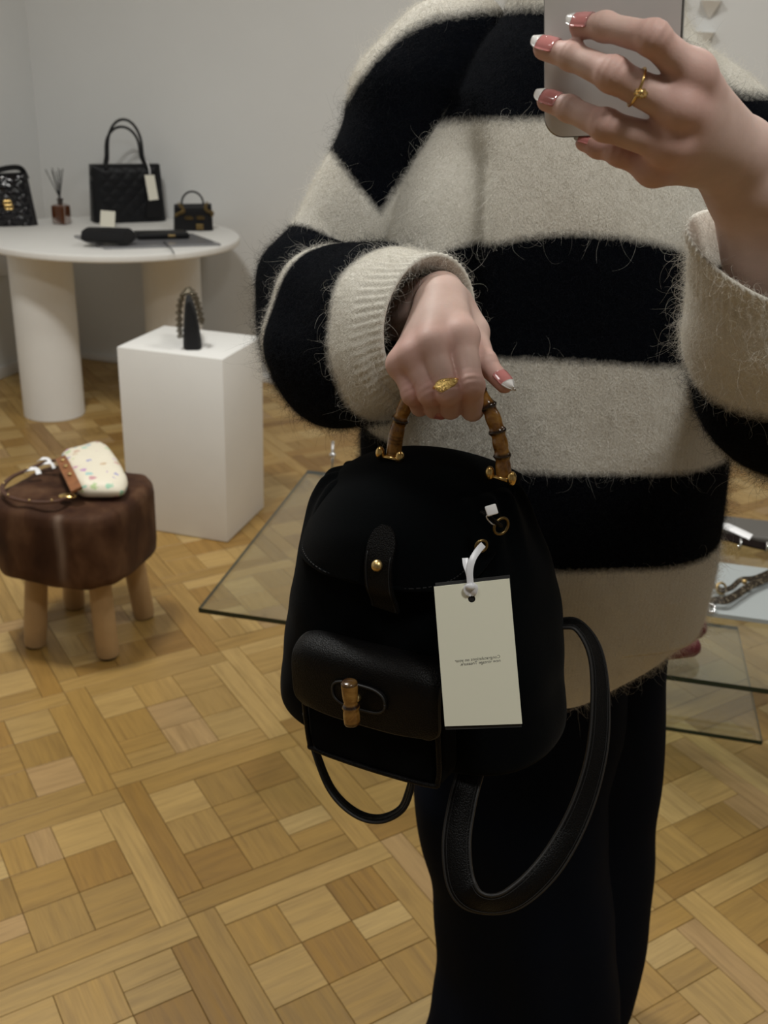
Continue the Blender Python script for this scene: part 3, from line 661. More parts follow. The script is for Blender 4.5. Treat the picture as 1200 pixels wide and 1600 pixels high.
S.cone(PO(1072, 175, .567), PL(1145, 240, .595), .012, .016, .012); S.cone(PO(1060, 215, .568), PL(1130, 252, .597), .010, .013, .012)
for o1 in (-1, 1):
    e = RT*.0085*o1; S.cone(PL(1148, 240, .596)+e*.9, wrA+e, .0155, .0165, .014); S.cone(wrA+e, wrA*.5+elA*.5+e*1.3, .0165, .021, .012)
S.cone(PL(1150, 245, .612), PO(1066, 150, .600), .013, .0105, .010); S.chain([PO(1066, 150, .600), PO(1010, 112, .592), PO(975, 85, .5895)], [.0105, .009, .0075], .004)
for k, (p, r) in HA.items():
    Fk = SDF(lo, hi, .00125); Fk.chain(p, r, .0025); dors = -fwd
    Fk.ball(p[2]+dors*.0016, r[2]*.98, .005); Fk.ball(p[1]+dors*.0008, r[1]*.98, .004)
    Fk.ball(p[3]+dors*.0022, r[3]*.92, .008)
    a = p[3]*.78+carp[k]*.22; Fk.cone(p[3], a, r[3], r[3]*.95, .006)
    S.union(Fk, .0045)
Va, Fa = S.mesh(); redA = np.zeros(len(Va))
for k, (p, r) in HA.items():
    for q, sg, am in ((2, .010, .62), (3, .013, .5), (1, .007, .3), (0, .009, .7)): redA += am*np.exp(-(np.linalg.norm(Va-p[q], axis=1)/(sg*1.25))**2)
    Va += wrinkle(Va, p[2], p[1]-p[3], -fwd, .00075, .008, 3.5)+wrinkle(Va, p[1], p[0]-p[2], -fwd, .0004, .005, 2.5)
# tendons on the back of the hand
for k, (p, r) in HA.items():
    ax_ = nrm(carp[k]-p[3]); d = Va-p[3]; s_ = d@ax_; rr = np.linalg.norm(d-np.outer(s_, ax_)-0*d, axis=1); lat = np.linalg.norm(np.cross(d, ax_)@np.stack([RT, DN], 1), axis=1)
    Va += (-fwd)*(.0011*np.exp(-(lat/.0035)**2)*np.clip(s_/.02, 0, 1)*np.clip((.05-s_)/.02, 0, 1)*((d@(-fwd)) > 0))[:, None]
# ---- hand that grips the bag handle
fingB = dict(index=([(726, 622, .7860), (738, 640, .7660), (735, 603, .7440), (722, 527, .7570)], [.0075, .0085, .0097, .0112]),
             middle=([(694, 634, .7860), (704, 638, .7660), (701, 613, .7420), (675, 540, .7520)], [.0072, .0080, .0090, .0110]),
             ring=([(674, 634, .7900), (679, 638, .7720), (672, 615, .7500), (646, 558, .7580)], [.0068, .0076, .0086, .0104]),
             pinky=([(656, 632, .7960), (656, 636, .7790), (645, 616, .7610), (627, 570, .7680)], [.0060, .0068, .0078, .0095]))
HB = {k: ([PL(*p) for p in v[0]], v[1]) for k, v in fingB.items()}
wrB = PL(689, 472, .810); elB = PL(470, 515, 1.00)
allp = np.array([p for v in HB.values() for p in v[0]]+[wrB, wrB+(elB-wrB)*.25, PL(797, 610, .745), PL(760, 500, .80)])
lo, hi = allp.min(0)-.036, allp.max(0)+.036; S2 = SDF(lo, hi, .00125)
carB = {'index': PL(706, 470, .790), 'middle': PL(694, 468, .787), 'ring': PL(682, 473, .790), 'pinky': PL(672, 480, .796)}
for k, (p, r) in HB.items(): S2.cone(p[3], carB[k], r[3]*1.0, .0115, .012)
S2.cone(PL(690, 530, .768), PL(690, 474, .798), .015, .016, .012)
for o1 in (-1, 1):
    e = nrm(np.cross(nrm(elB-wrB), -fwd))*.0075*o1; S2.cone(PL(690, 478, .798)+e*.8, wrB+e, .0145, .0145, .012); S2.cone(wrB+e, wrB*.72+elB*.28+e*1.1, .0145, .0175, .01)
th = [PL(714, 480, .802), PL(739, 519, .790), PL(757, 566, .768), PL(788, 601, .756)]; S2.chain(th[:2], [.0135, .0125], .008)
mp_, mm_ = sum(v[0][2] for v in HB.values())/4, sum(v[0][3] for v in HB.values())/4; dk_ = mm_-mp_; Xg = np.meshgrid(*S2.ax, indexing='ij')
tk_ = sum((Xg[i]-mp_[i])*dk_[i] for i in range(3))/(dk_@dk_); tk_ = np.clip((tk_-.25)/.75, 0, 1); KF = (.0008+.0042*tk_*tk_*(3-2*tk_)).astype(np.float32)
for k, (p, r) in HB.items():
    Fk = SDF(lo, hi, .00125); Fk.chain(p, r, .003); dors = nrm(-fwd-.2*DN)
    Fk.ball(p[2]-DN*.000+dors*.0010, r[2]*.98, .005); Fk.ball(p[3]+dors*.0020-DN*.001, r[3]*.90, .009); Fk.cone(p[3], p[3]*.8+carB[k]*.2, r[3], r[3]*.95, .006); S2.union(Fk, KF)
Ft = SDF(lo, hi, .00125); Ft.chain(th, [.0125, .0108, .0088, .0066], .004); Ft.ball(th[2]-fwd*.0012, .0086, .004); S2.union(Ft, .005)
Vb, Fb = S2.mesh(); redB = np.zeros(len(Vb))
for k, (p, r) in HB.items():
    for q, sg, am in ((2, .010, .85), (3, .013, .5), (1, .009, .5)): redB += am*np.exp(-(np.linalg.norm(Vb-p[q], axis=1)/(sg*1.25))**2)
    Vb += wrinkle(Vb, p[2], p[3]-p[2], nrm(-fwd+.1*DN), .0006, .008, 3)
redB += .8*np.exp(-(np.linalg.norm(Vb-th[3], axis=1)/.016)**2)+.35*np.exp(-(np.linalg.norm(Vb-th[2], axis=1)/.014)**2)
Vb += wrinkle(Vb, th[2], th[3]-th[1], -fwd, .0006, .007, 3)
# ---- the rest of the body, coarser; the forearms run on inside the sleeves
bx_, by_ = .165, 1.02; hip = V3(bx_+.01, 1.06, .90); chest = V3(bx_, 1.03, 1.27); neck = V3(bx_, 1.03, 1.46)
shB = V3(.035, 1.035, 1.375); shA = V3(.29, 1.03, 1.365); head = V3(bx_, .985, 1.625)
S3 = SDF((-.22, .62, -.01), (.50, 1.34, 1.78), .010)
for a, b, r1, r2 in ((hip-V3(.06, 0, 0), hip+V3(.06, 0, 0), .095, .095), (hip, V3(bx_, 1.04, 1.08), .115, .10), (V3(bx_-.03, 1.04, 1.08), V3(bx_-.05, 1.02, 1.30), .085, .09), (V3(bx_+.03, 1.04, 1.08), V3(bx_+.05, 1.02, 1.30), .085, .09), (shB, neck-V3(0, 0, .09), .036, .045), (shA, neck-V3(0, 0, .09), .036, .045), (chest+V3(0, 0, .08), neck+V3(0, 0, .07), .055, .05)): S3.cone(a, b, r1, r2, .03)
for a, b, c_ in ((shB, elB, wrB), (shA, elA, wrA)):
    S3.cone(a, b, .038, .032, .02); S3.cone(b, b*.45+c_*.55, .034, .024, .015)
kn1, an1, kn2, an2 = V3(.155, 1.03, .47), V3(.165, 1.05, .07), V3(.235, 1.14, .47), V3(.245, 1.16, .07)
for h_, kk, aa in ((hip+V3(-.07, 0, -.06), kn1, an1), (hip+V3(.06, .02, -.06), kn2, an2)):
    S3.cone(h_, kk, .078, .052, .03); S3.cone(kk, aa, .052, .036, .02); S3.cone(aa, aa+V3(0, -.14, -.04), .036, .026, .02)
# head: skull, jaw, nose, brow, lips, ears
S3.cone(head, head+V3(0, .03, .03), .075, .080, .02); S3.cone(head+V3(0, -.03, -.03), head+V3(0, -.045, -.075), .055, .032, .03)
S3.cone(head+V3(0, -.088, .005), head+V3(0, -.108, -.028), .007, .011, .012)
for s_ in (-1, 1): S3.cone(head+V3(.030*s_, -.068, .012), head+V3(.012*s_, -.078, .014), .012, .010, .012); S3.cone(head+V3(.079*s_, .01, .015), head+V3(.076*s_, .004, -.025), .013, .010, .008)
S3.cone(head+V3(-.018, -.085, -.055), head+V3(.018, -.085, -.055), .009, .009, .006)
Vc, Fc = S3.mesh(); nA, nB_ = len(Va), len(Vb)
person = thing('person', 'person in fuzzy black and cream striped sweater and dark jeans taking a mirror picture', 'person', (.17, 1.06, 0))
body = mk('body', np.concatenate([Va, Vb, Vc]), np.concatenate([Fa, Fb+nA, Fc+nA+nB_]), M_skin, person)
attr(body, 'red', np.clip(np.concatenate([redA, redB, np.zeros(len(Vc))]), 0, 1))
# hair of the head, tied back (above the frame)
rings = []
for k in range(12):
    t_ = k/11; a = np.linspace(0, 2*np.pi, 32, endpoint=False); ph = .05+1.75*t_
    rings.append(head+V3(0, .030, .030)+np.stack([np.cos(a)*np.sin(ph)*.092, np.sin(a)*np.sin(ph)*.100+.02*t_*(np.sin(a) > -.3), np.full(32, np.cos(ph)*.092)-.05*np.clip(np.sin(a), 0, 1)*t_], 1))
R_ = np.array(rings); front_ = R_[..., 1] < head[1]-.035; R_[..., 2] = np.where(front_, np.maximum(R_[..., 2], head[2]+.055), R_[..., 2])
mk('hair', *loft(list(R_)), simple('brown_hair', C(.06, .032, .018), .5, noise=.3, nscale=150), person)
for s_ in (-1, 1): mk('eye', *ball(head+V3(.030*s_, -.073, .006), (.011, .008, .008)), simple('eye_white', C(.7, .68, .66), .2), person)
# nails
def nail(tip, dip, dors, w, L, over):
    ax_ = nrm(tip-dip); dors = nrm(dors-ax_*(dors@ax_)); sd = np.cross(ax_, dors)
    def patch(s0, s1, dz, squash):
        vs = []; n1, n2 = 9, 11
        for lay in (0, 1):
            for i in range(n1):
                s_ = s0+(s1-s0)*i/(n1-1); ww = w*(1-.55*max(0, (s_-.5)/.75)**2.4)*(1 if s_ > .12 else (.72+.28*math.sqrt(max(0, s_+.02)/.14)))
                for j in range(n2):
                    a = (j/(n2-1)*2-1)*1.05; vs.append(tip-ax_*L*.72+ax_*L*s_+sd*ww*math.sin(a)/math.sin(1.05)+dors*(w*1.02*math.cos(a)*.80+.0019+dz-lay*.0007-.0014*max(0, s_-.6)))
        f = []; m_ = n1*n2
        for i in range(n1-1):
            for j in range(n2-1): q = (i*n2+j, (i+1)*n2+j, (i+1)*n2+j+1, i*n2+j+1); f += [q, tuple(m_+x for x in q[::-1])]
        rim = [j for j in range(n2)]+[i*n2+n2-1 for i in range(1, n1)]+[(n1-1)*n2+j for j in range(n2-2, -1, -1)]+[i*n2 for i in range(n1-2, 0, -1)]
        for k in range(len(rim)): a, b = rim[k], rim[(k+1) % len(rim)]; f.append((b, a, m_+a, m_+b))
        return vs, f
    nb_ = mk('fingernail', *patch(0, .93, 0, 1), M_nail, person); mk('nail_tip', *patch(.86, over, .0003, 1), M_tip, nb_)
nail(HA['index'][0][0], HA['index'][0][1], nrm(-fwd-.25*DN), .0058, .0125, 1.24)
nail(HA['middle'][0][0], HA['middle'][0][1], nrm(-fwd-.35*DN), .0060, .0130, 1.24)
nail(HA['ring'][0][0], HA['ring'][0][1], nrm(-fwd-.25*DN), .0055, .0125, 1.24)
nail(HA['pinky'][0][0], HA['pinky'][0][1], nrm(-fwd-.5*DN), .0046, .0110, 1.15)
nail(th[3], th[2], nrm(-fwd-.45*DN+.35*RT), .0066, .0135, 1.55)
nail(PL(690, 644, .772), PL(676, 642, .768), nrm(-fwd+.5*DN), .0048, .0105, 1.35)
# rings
p, r = HA['middle']; ax_ = nrm(p[2]-p[3]); c = p[3]+(p[2]-p[3])*.64; g = mk('ring', *torus(c, nrm(ax_+.10*DN), .0096, .0008, 48, 10), M_gold, person); g['label'] = 'thin gold ring with a small flower on the phone hand'
o = B(); q = c+nrm(DN*.62-fwd*.72)*.0102
for k in range(8): a = k*math.pi/4; e1_ = nrm(np.cross(-fwd, DN)); o.add(*ball(q+.0026*(math.cos(a)*e1_+math.sin(a)*nrm(DN-fwd*.5))-fwd*.0006, .0012, 8, 5))
o.add(*ball(q-fwd*.001, .0018, 10, 6)); fl = o.obj('flower', M_gold_old, g); fl['kind'] = 'stuff'
p, r = HB['middle']; ax_ = nrm(p[2]-p[3]); c = p[3]+(p[2]-p[3])*.86; g = mk('ring', *torus(c, ax_, .0098, .0013, 48, 10), M_gold, person); g['label'] = 'chunky gold signet ring on the hand holding the bag'
sd = nrm(np.cross(ax_, -fwd)); vs = []
q = c+(-fwd)*.0093; rings = []
M_sig = N('gold_nugget'); M_sig.bump(M_sig.noise(M_sig.obj(), 700, 3), 1.0, .004); M_sig = M_sig.p(Base_Color=C(.60, .41, .14), Metallic=1.0, Roughness=.28)
for z, k in ((-.0015, 1.0), (.0008, 1.02), (.0018, .86), (.0021, .4)):
    rings.append([q+(-fwd)*z+k*(sd*(-.0085*math.cos(a)+.0005)+ax_*(.0048*math.sin(a)*(1.15-.45*math.cos(a)*-1 if False else 1.0-.35*(-math.cos(a))*-1))) for a in np.linspace(0, 2*np.pi, 28, endpoint=False)])
mk('signet', *loft(rings), M_sig, g, sharp=50)

# ---- sweater body
def stripe_fn(s_, edges, first_white=True):
    """signed distance to the nearest stripe edge, + white / - black; edges ascending"""
    s_ = np.asarray(s_, float); e = np.asarray(edges); k = np.searchsorted(e, s_); white = (k % 2 == 0) == first_white
    d = np.min(np.abs(s_[..., None]-e), axis=-1); return np.where(white, d, -d)
YC = 1.0
sil = [(0, 1.0), ]
# (z, centre x, half width, half depth front, exponent) rings from hem to neck
prof = [(.800, .158, .162, .114, 2.5), (.83, .162, .174, .122, 2.5), (.87, .166, .184, .127, 2.5), (.92, .167, .192, .128, 2.5), (1.00, .165, .192, .128, 2.4), (1.10, .164, .188, .130, 2.3), (1.20, .164, .186, .132, 2.3), (1.28, .165, .172, .130, 2.3), (1.34, .170, .150, .122, 2.3), (1.385, .172, .126, .108, 2.2), (1.42, .170, .104, .092, 2.1), (1.45, .168, .080, .072, 2.0), (1.475, .168, .076, .062, 2.0), (1.50, .168, .066, .058, 2.0), (1.515, .168, .062, .056, 2.0), (1.512, .168, .057, .051, 2.0)]
PR = spline(prof, 190); NC = 260; aa = np.linspace(0, 2*np.pi, NC, endpoint=False); rings = []
for z, cx, hw, hd, ex in PR:
    x = np.sign(np.cos(aa))*np.abs(np.cos(aa))**(2/ex)*hw; y = np.sign(np.sin(aa))*np.abs(np.sin(aa))**(2/ex)*hd
    rings.append(np.stack([cx+x, YC+y, np.full(NC, z)], 1))
R_ = np.array(rings); P = R_.reshape(-1, 3); cen = np.array([[r[1], YC, 0] for r in PR]).repeat(NC, 0); nd = (P-cen)*[1, 1, 0]; nd /= np.linalg.norm(nd, axis=1)[:, None]+1e-9
zz = P[:, 2]; low = np.clip((1.44-zz)/.15, 0, 1)
fold = .006*wob(P*[1, 1, .45], .10, 2)+.0035*np.sin((P[:, 0]*40+zz*9))*np.clip((1.0-zz)/.2, 0, 1)
# soft vertical crease running down from the armhole, image left
crx = .052+.028*(1.30-zz); crease = -.026*np.exp(-((P[:, 0]-crx)/.020)**2)*np.clip((zz-1.17)/.05, 0, 1)*np.clip((1.385-zz)/.05, 0, 1)*(P[:, 1] < YC)
P2 = P+nd*(fold*low+crease)[:, None]
drop = -.035*np.clip((zz-.76)/.1, 0, 1)*0
P2[:, 2] += np.where(zz < .86, .055*np.clip((P[:, 0]-.20)/.14, 0, 1)**1.6*np.clip((.88-zz)/.07, 0, 1), 0)
# stripe levels measured on the front
def zfront(x, y, Y=.872): return Wy(x, y, Y)[2]
edges = sorted([.70, zfront(900, 890), zfront(900, 737), zfront(880, 562), zfront(880, 363), zfront(850, 186)])
_zb = np.array([Wy(x, y, .93) for x, y in ((505, 215), (530, 168), (556, 128), (590, 84), (630, 47), (680, 22), (760, 8), (870, 10), (905, 24), (1040, 40), (1085, 75), (1130, 128), (1200, 150))])
def ztop(V_): return (V_[:, 2]-np.interp(V_[:, 0], _zb[:, 0], _zb[:, 2]))*.75      # the pale yoke over the shoulders
xo = P2[:, 0]-.165
off = -xo**2*(.3+1.7*np.exp(-((zz-edges[-2])/.06)**2))*np.clip((zz-1.02)/.1, 0, 1) + .30*np.clip(-xo-.12, 0, 1)*np.clip((1.12-zz)/.1, 0, 1) - .008*np.clip(xo/.15, -1, 1)*0
st = stripe_fn(zz-off, edges, False); wt_ = ztop(P2); st = np.where(wt_ > -.03, np.maximum(st, np.clip(wt_, -.05, .05)), st)
knit = np.stack([np.arctan2(P[:, 1]-YC, P[:, 0]-.165)*.17, zz, 0*zz], 1)
sweater = mk('sweater', P2, grid_faces(len(PR), NC), M_wool, person); attr(sweater, 'stripe', st); attr(sweater, 'knit', knit, 'FLOAT_VECTOR')
sweater['label'] = 'fuzzy knitted sweater in black and cream stripes'
fuzz_src = [(P2, np.array(grid_faces(len(PR), NC)), st, 1.0)]
# ---- sleeves
def sleeve(name, stations, up_, edges, n, nc, folds, seam=None, first_white=True, rib=.03, skew=0.0, sdir=None):
    """stations: (centre, radius up, radius side); cuff at the end, ribbed, rim turned in"""
    ctr = np.array([s_[0] for s_ in stations]); Q = spline(np.hstack([ctr, [[s_[1], s_[2]] for s_ in stations]]), n); path = Q[:, :3]
    L = np.concatenate([[0], np.cumsum(np.linalg.norm(np.diff(path, axis=0), axis=1))]); T_, S_, U_ = frames(path, up_)
    # smooth tangents
    a = np.linspace(0, 2*np.pi, nc, endpoint=False); V_ = []; s_out = []; kn_ = []
    for i in range(n):
        ribf = np.clip((L[i]-(L[-1]-rib))/.004, 0, 1); rr = 1+.011*ribf*np.cos(a*54)
        V_.append(path[i]+rr[:, None]*(np.cos(a)[:, None]*U_[i]*Q[i, 3]+np.sin(a)[:, None]*S_[i]*Q[i, 4])); s_out.append(np.full(nc, L[i])); kn_.append(np.stack([a*.07, np.full(nc, -L[i]), 0*a], 1))
    for k_, dz in ((.965, .002), (.93, .001), (.90, -.008), (.88, -.03)):          # rim turned inwards
        V_.append(path[-1]+T_[-1]*dz+k_*(np.cos(a)[:, None]*U_[-1]*Q[-1, 3]+np.sin(a)[:, None]*S_[-1]*Q[-1, 4])); s_out.append(np.full(nc, L[-1])); kn_.append(np.stack([a*.07, np.full(nc, -L[-1]-dz), 0*a], 1))
    for i in range(n+4):
        k = min(i, n-1); w_ = np.clip((L[k]-(L[-1]-.08))/.08, 0, 1); V_[i] = V_[i]-T_[k]*(skew*w_*((V_[i]-path[k])@(RT if sdir is None else sdir))/Q[k, 4])[:, None]
    V_ = np.concatenate(V_); s_out = np.concatenate(s_out); c0 = np.concatenate([np.repeat(path, nc, 0), np.repeat(path[-1:], nc*4, 0)]); rad = V_-c0; rad /= np.linalg.norm(rad, axis=1)[:, None]+1e-9
    damp = np.clip((L[-1]-s_out)/.05, 0.0, 1); V_ = V_+rad*(folds(V_, s_out)*damp)[:, None]
    return V_, grid_faces(n+4, nc), s_out, L[-1], np.concatenate(kn_)
stB = [(PL(740, 96, .98), .062, .070), (PL(680, 124, .965), .057, .068), (PL(630, 176, .965), .054, .066), (PL(598, 257, .970), .048, .062), (PL(556, 350, .985), .052, .064), (PL(512, 432, .985), .058, .062),
       (PL(500, 492, .950), .068, .062), (PL(540, 522, .905), .079, .068), (PL(588, 530, .865), .0800, .066), (PL(628, 522, .832), .0710, .057), (PL(656, 511, .812), .0590, .048), (PL(670, 506, .803), .0555, .045)]
def upB(n_):
    q = np.linspace(0, 1, n_)[:, None]; u0 = nrm(V3(-.9, -.2, .45)); u1 = nrm(-DN*.93+RT*.36); w_ = np.clip((q-.42)/.2, 0, 1); v = u0*(1-w_)+u1*w_; return v/np.linalg.norm(v, axis=1)[:, None]
nB2 = 150
def foldsB(V_, s_):
    return .0055*wob(V_, .075, 2)+.004*np.sin(s_*75+V_[:, 2]*25)*np.exp(-((s_-.31)/.07)**2)
Vs, Fs, ss, Ls, ks = sleeve('sleeve', stB, upB(nB2), None, nB2, 300, foldsB, skew=.011, sdir=DN*.95-RT*.3)
pth = spline([q[0] for q in stB], nB2); cl = np.concatenate([[0], np.cumsum(np.linalg.norm(np.diff(pth, axis=0), axis=1))])
def s_at(x, y):      # arc length whose centre lies nearest to a picture point
    d = [np.hypot(*(np.array(px(p)[:2])-[x, y])) for p in pth]; return cl[int(np.argmin(d))]
eB = [s_at(572, 305), s_at(530, 400), s_at(500, 492)+.018, s_at(500, 492)+.032, Ls-.053]
lat = (Vs-pth[np.clip(np.searchsorted(cl, ss), 0, nB2-1)])@RT; sse = ss-.5*lat*np.clip((eB[0]+.06-ss)/.03, 0, 1)
stS = stripe_fn(sse, eB, False)
# armhole seam: the black upper stripe stops along a slanted line
p1, p2 = PL(690, 192, .93), PL(583, 348, .93); pn = nrm(np.cross(p2-p1, PL(640, 270, 1.2)-PL(640, 270, .9)));
if pn@(PL(700, 330, .93)-p1) < 0: pn = -pn
sd_ = (Vs-p1)@pn; stS = np.where((ss < eB[0]+.03) & (sd_ > -.03), np.maximum(stS, np.clip(sd_, -.05, .05)), stS)
wd_ = ztop(Vs)
stS = np.where((ss < eB[0]-.02) & (wd_ > -.03), np.maximum(stS, np.clip(wd_, -.05, .05)), stS)
slv = mk('sleeve', Vs, Fs, M_wool, person); attr(slv, 'stripe', stS); attr(slv, 'knit', ks, 'FLOAT_VECTOR'); fuzz_src.append((Vs, np.array(Fs), stS, 1.0))
stA = [(PL(1010, 130, .98), .050, .060), (PL(1075, 185, .965), .050, .064), (PL(1150, 250, .95), .055, .066), (PL(1200, 330, .93), .060, .068), (PL(1228, 430, .895), .060, .066), (PL(1255, 550, .855), .064, .066), (PL(1262, 610, .815), .068, .066),
       (PL(1248, 610, .765), .072, .066), (PL(1226, 560, .725), .068, .060), (PL(1210, 485, .690), .058, .053), (PL(1202, 425, .664), .0490, .0445), (PL(1199, 408, .657), .0470, .043)]
def foldsA(V_, s_): return .005*wob(V_, .08, 2)
Va2, Fa2, sa, La, ka = sleeve('sleeve', stA, nrm(-fwd), None, nB2, 300, foldsA, skew=.042)
pth = spline([q[0] for q in stA], nB2); cl = np.concatenate([[0], np.cumsum(np.linalg.norm(np.diff(pth, axis=0), axis=1))])
eA = [-.05, s_at(1185, 290), s_at(1225, 420), La-.158, La-.140, La-.080]
stA_ = stripe_fn(sa, eA, True); wd_ = ztop(Va2); stA_ = np.where((sa < eA[1]) & (wd_ > -.03), np.maximum(stA_, np.clip(wd_, -.05, .05)), stA_); slA = mk('sleeve', Va2, Fa2, M_wool, person); attr(slA, 'stripe', stA_); attr(slA, 'knit', ka, 'FLOAT_VECTOR'); fuzz_src.append((Va2, np.array(Fa2), stA_, 1.0))

# ---- jeans
n = N('dark_denim'); o_ = n.obj(); tw_ = n.n('ShaderNodeTexWave', {'Vector': o_, 'Scale': 260.0, 'Distortion': 1.5, 'Detail': 2.0}, bands_direction='DIAGONAL').outputs['Fac']
c = n.mix(tw_, C(.0016, .0024, .0048), C(.0070, .0095, .0165)); n.bump(tw_, .2, .0005); n.set(n.b, 'Specular IOR Level', .03)
M_denim = n.p(Base_Color=c, Roughness=.85); M_stitch = simple('denim_stitch', C(.05, .045, .05), .8)
def leg(rows, Y, hd, n=90, nc=96, ph=0.0):
    R0 = []
    for y, xl, xr, Yo in rows:
        a, b = Wy(xl, y, Y+Yo), Wy(xr, y, Y+Yo); c = (a+b)/2; R0.append([c[0], c[1], c[2], np.linalg.norm(b-a)/2])
    Q = spline(R0, n); rings = []; a = np.linspace(0, 2*np.pi, nc, endpoint=False)
    for x, y, z, h in Q: rings.append(np.stack([x+np.cos(a)*h, y+np.sin(a)*min(hd, h*.95), np.full(nc, z)], 1))
    R_ = np.array(rings); P = R_.reshape(-1, 3); c0 = np.repeat(Q[:, :3], nc, 0); rd = (P-c0); rd /= np.linalg.norm(rd, axis=1)[:, None]+1e-9
    P = P+rd*(.006*wob(P*[1, 1, .35]+ph, .07, 2)+.003*np.sin(P[:, 0]*55+P[:, 2]*7+ph))[:, None]; return P, grid_faces(n, nc), Q
jeans = mk('jeans', *leg([(1000, 705, 985, .0), (1100, 672, 975, .0), (1180, 655, 955, -.01), (1240, 650, 945, -.02), (1320, 664, 950, -.02), (1400, 684, 955, -.02), (1500, 688, 963, -.02), (1560, 676, 966, -.02), (1600, 666, 969, -.02), (1665, 640, 978, -.02)], 1.06, .11)[:2], M_denim, person)
P, F_, Q = leg([(985, 760, 1050, -.02), (1060, 745, 1042, -.02), (1150, 770, 1040, 0), (1240, 780, 1028, .02), (1400, 780, 1010, .03), (1480, 778, 1001, .03), (1540, 770, 985, .03), (1600, 765, 962, .03), (1640, 760, 955, .03)], 1.13, .10, ph=3.0)
mk('trouser_leg', P, F_, M_denim, jeans)
p = spline([Wy(950, 1235, .945), Wy(958, 1330, .945), Wy(964, 1450, .95), Wy(967, 1560, .95), Wy(968, 1640, .95)], 60)
pk = spline([Wy(862, 1108, .945), Wy(884, 1103, .944), Wy(905, 1096, .945), Wy(925, 1086, .95)], 16)
mk('stitching', *ptube(pk, .0009, 6), M_stitch, jeans); mk('stitching', *ptube(pk+DN*.006, .0009, 6), M_stitch, jeans)
for aa_, nm in ((an1, 'shoe'), (an2, 'shoe')):
    rings = []
    for q, w, h in ((-.075, .03, .05), (-.05, .038, .075), (0, .040, .085), (.08, .043, .055), (.15, .042, .04), (.185, .025, .03)):
        rings.append([aa_*V3(1, 1, 0)+V3(w*math.cos(x), -q, .004+max(0, h*.5+h*.5*math.sin(x))) for x in np.linspace(0, 2*np.pi, 20, endpoint=False)])
    mk(nm, *loft(rings), M_black, person)

# ---- mohair fuzz: individual fibres
def add_fuzz(name, parent, srcs, n_short, n_long):
    V_, F_, S_, O_ = [], [], [], 0
    for v, f, s_, w_ in srcs: V_.append(v); F_.append(f+O_); S_.append(s_); O_ += len(v)
    V_, F_, S_ = np.concatenate(V_), np.concatenate(F_), np.concatenate(S_)
    a, b, c, d = [V_[F_[:, i]] for i in range(4)]; nn = np.cross(c-a, d-b); ar = np.linalg.norm(nn, axis=1)/2; nn /= (2*ar[:, None]+1e-12)
    view = CAM-(a+c)/2; facing = (nn*view).sum(1)/np.linalg.norm(view, axis=1)
    sgn = 1.0; w_ = ar*(facing > -.35); w_ /= w_.sum()
    NT = n_short+n_long; k = rng.choice(len(F_), NT, p=w_); u, v = rng.random(NT)[:, None], rng.random(NT)[:, None]
    P0 = (a[k]*(1-u)+b[k]*u)*(1-v)+(d[k]*(1-u)+c[k]*u)*v; sv = (S_[F_[k, 0]]*(1-u[:, 0])+S_[F_[k, 1]]*u[:, 0])*(1-v[:, 0])+(S_[F_[k, 3]]*(1-u[:, 0])+S_[F_[k, 2]]*u[:, 0])*v[:, 0]
    Nn = nn[k]; long_ = np.arange(NT) >= n_short; L = np.where(long_, rng.gamma(4, .0042, NT), rng.gamma(4, .0016, NT)); L = np.clip(L, .001, .042)
    rnd = rng.normal(size=(NT, 3)); dirn = Nn*np.where(long_, .50, .75)[:, None]+rnd*.48+np.array([0, 0, -.28]); dirn /= np.linalg.norm(dirn, axis=1)[:, None]
    curl = rng.normal(size=(NT, 3)); K_ = 7; pts = np.zeros((NT, K_, 3)); pts[:, 0] = P0-Nn*.0004; dcur = dirn.copy()
    ca = rng.normal(size=(NT, 3))
    for i in range(1, K_):
        dcur = dcur+np.cross(ca, dcur)*np.where(long_, .42, .30)[:, None]+rng.normal(size=(NT, 3))*.14+np.array([0, 0, -.05]); dcur /= np.linalg.norm(dcur, axis=1)[:, None]
        pts[:, i] = pts[:, i-1]+dcur*(L/(K_-1))[:, None]
        into = ((pts[:, i]-P0)*Nn).sum(1); fix = np.clip(.0006-into, 0, None); pts[:, i] += Nn*fix[:, None]
    hc = bpy.data.hair_curves.new(name); hc.add_curves([K_]*NT); off = np.array(parent_loc(parent)); hc.points.foreach_set('position', (pts-off).astype(np.float32).ravel())
    ra = np.linspace(1, .25, K_)[None, :]*np.where(long_, .000058, .000065)[:, None]; at = hc.attributes.new('radius', 'FLOAT', 'POINT') if 'radius' not in hc.attributes else hc.attributes['radius']; at.data.foreach_set('value', ra.astype(np.float32).ravel())
    at = hc.attributes.new('white', 'FLOAT', 'CURVE'); wv = np.clip(sv/.003+.5, 0, 1); at.data.foreach_set('value', wv.astype(np.float32))
    n = N('mohair'); w = n.attr('white').outputs['Fac']; M = n.p(Base_Color=n.mix(w, C(.004, .005, .008), C(.80, .775, .71)), Roughness=.7); n.set(n.b, 'Specular IOR Level', .15)
    hc.materials.append(M); o = bpy.data.objects.new(name, hc); link(o); o.parent = parent; o['kind'] = 'stuff'; return o
def parent_loc(p): return root_loc(p)
FUZZ = 1.0
add_fuzz('fuzz', sweater, fuzz_src, int(170000*FUZZ), int(60000*FUZZ))

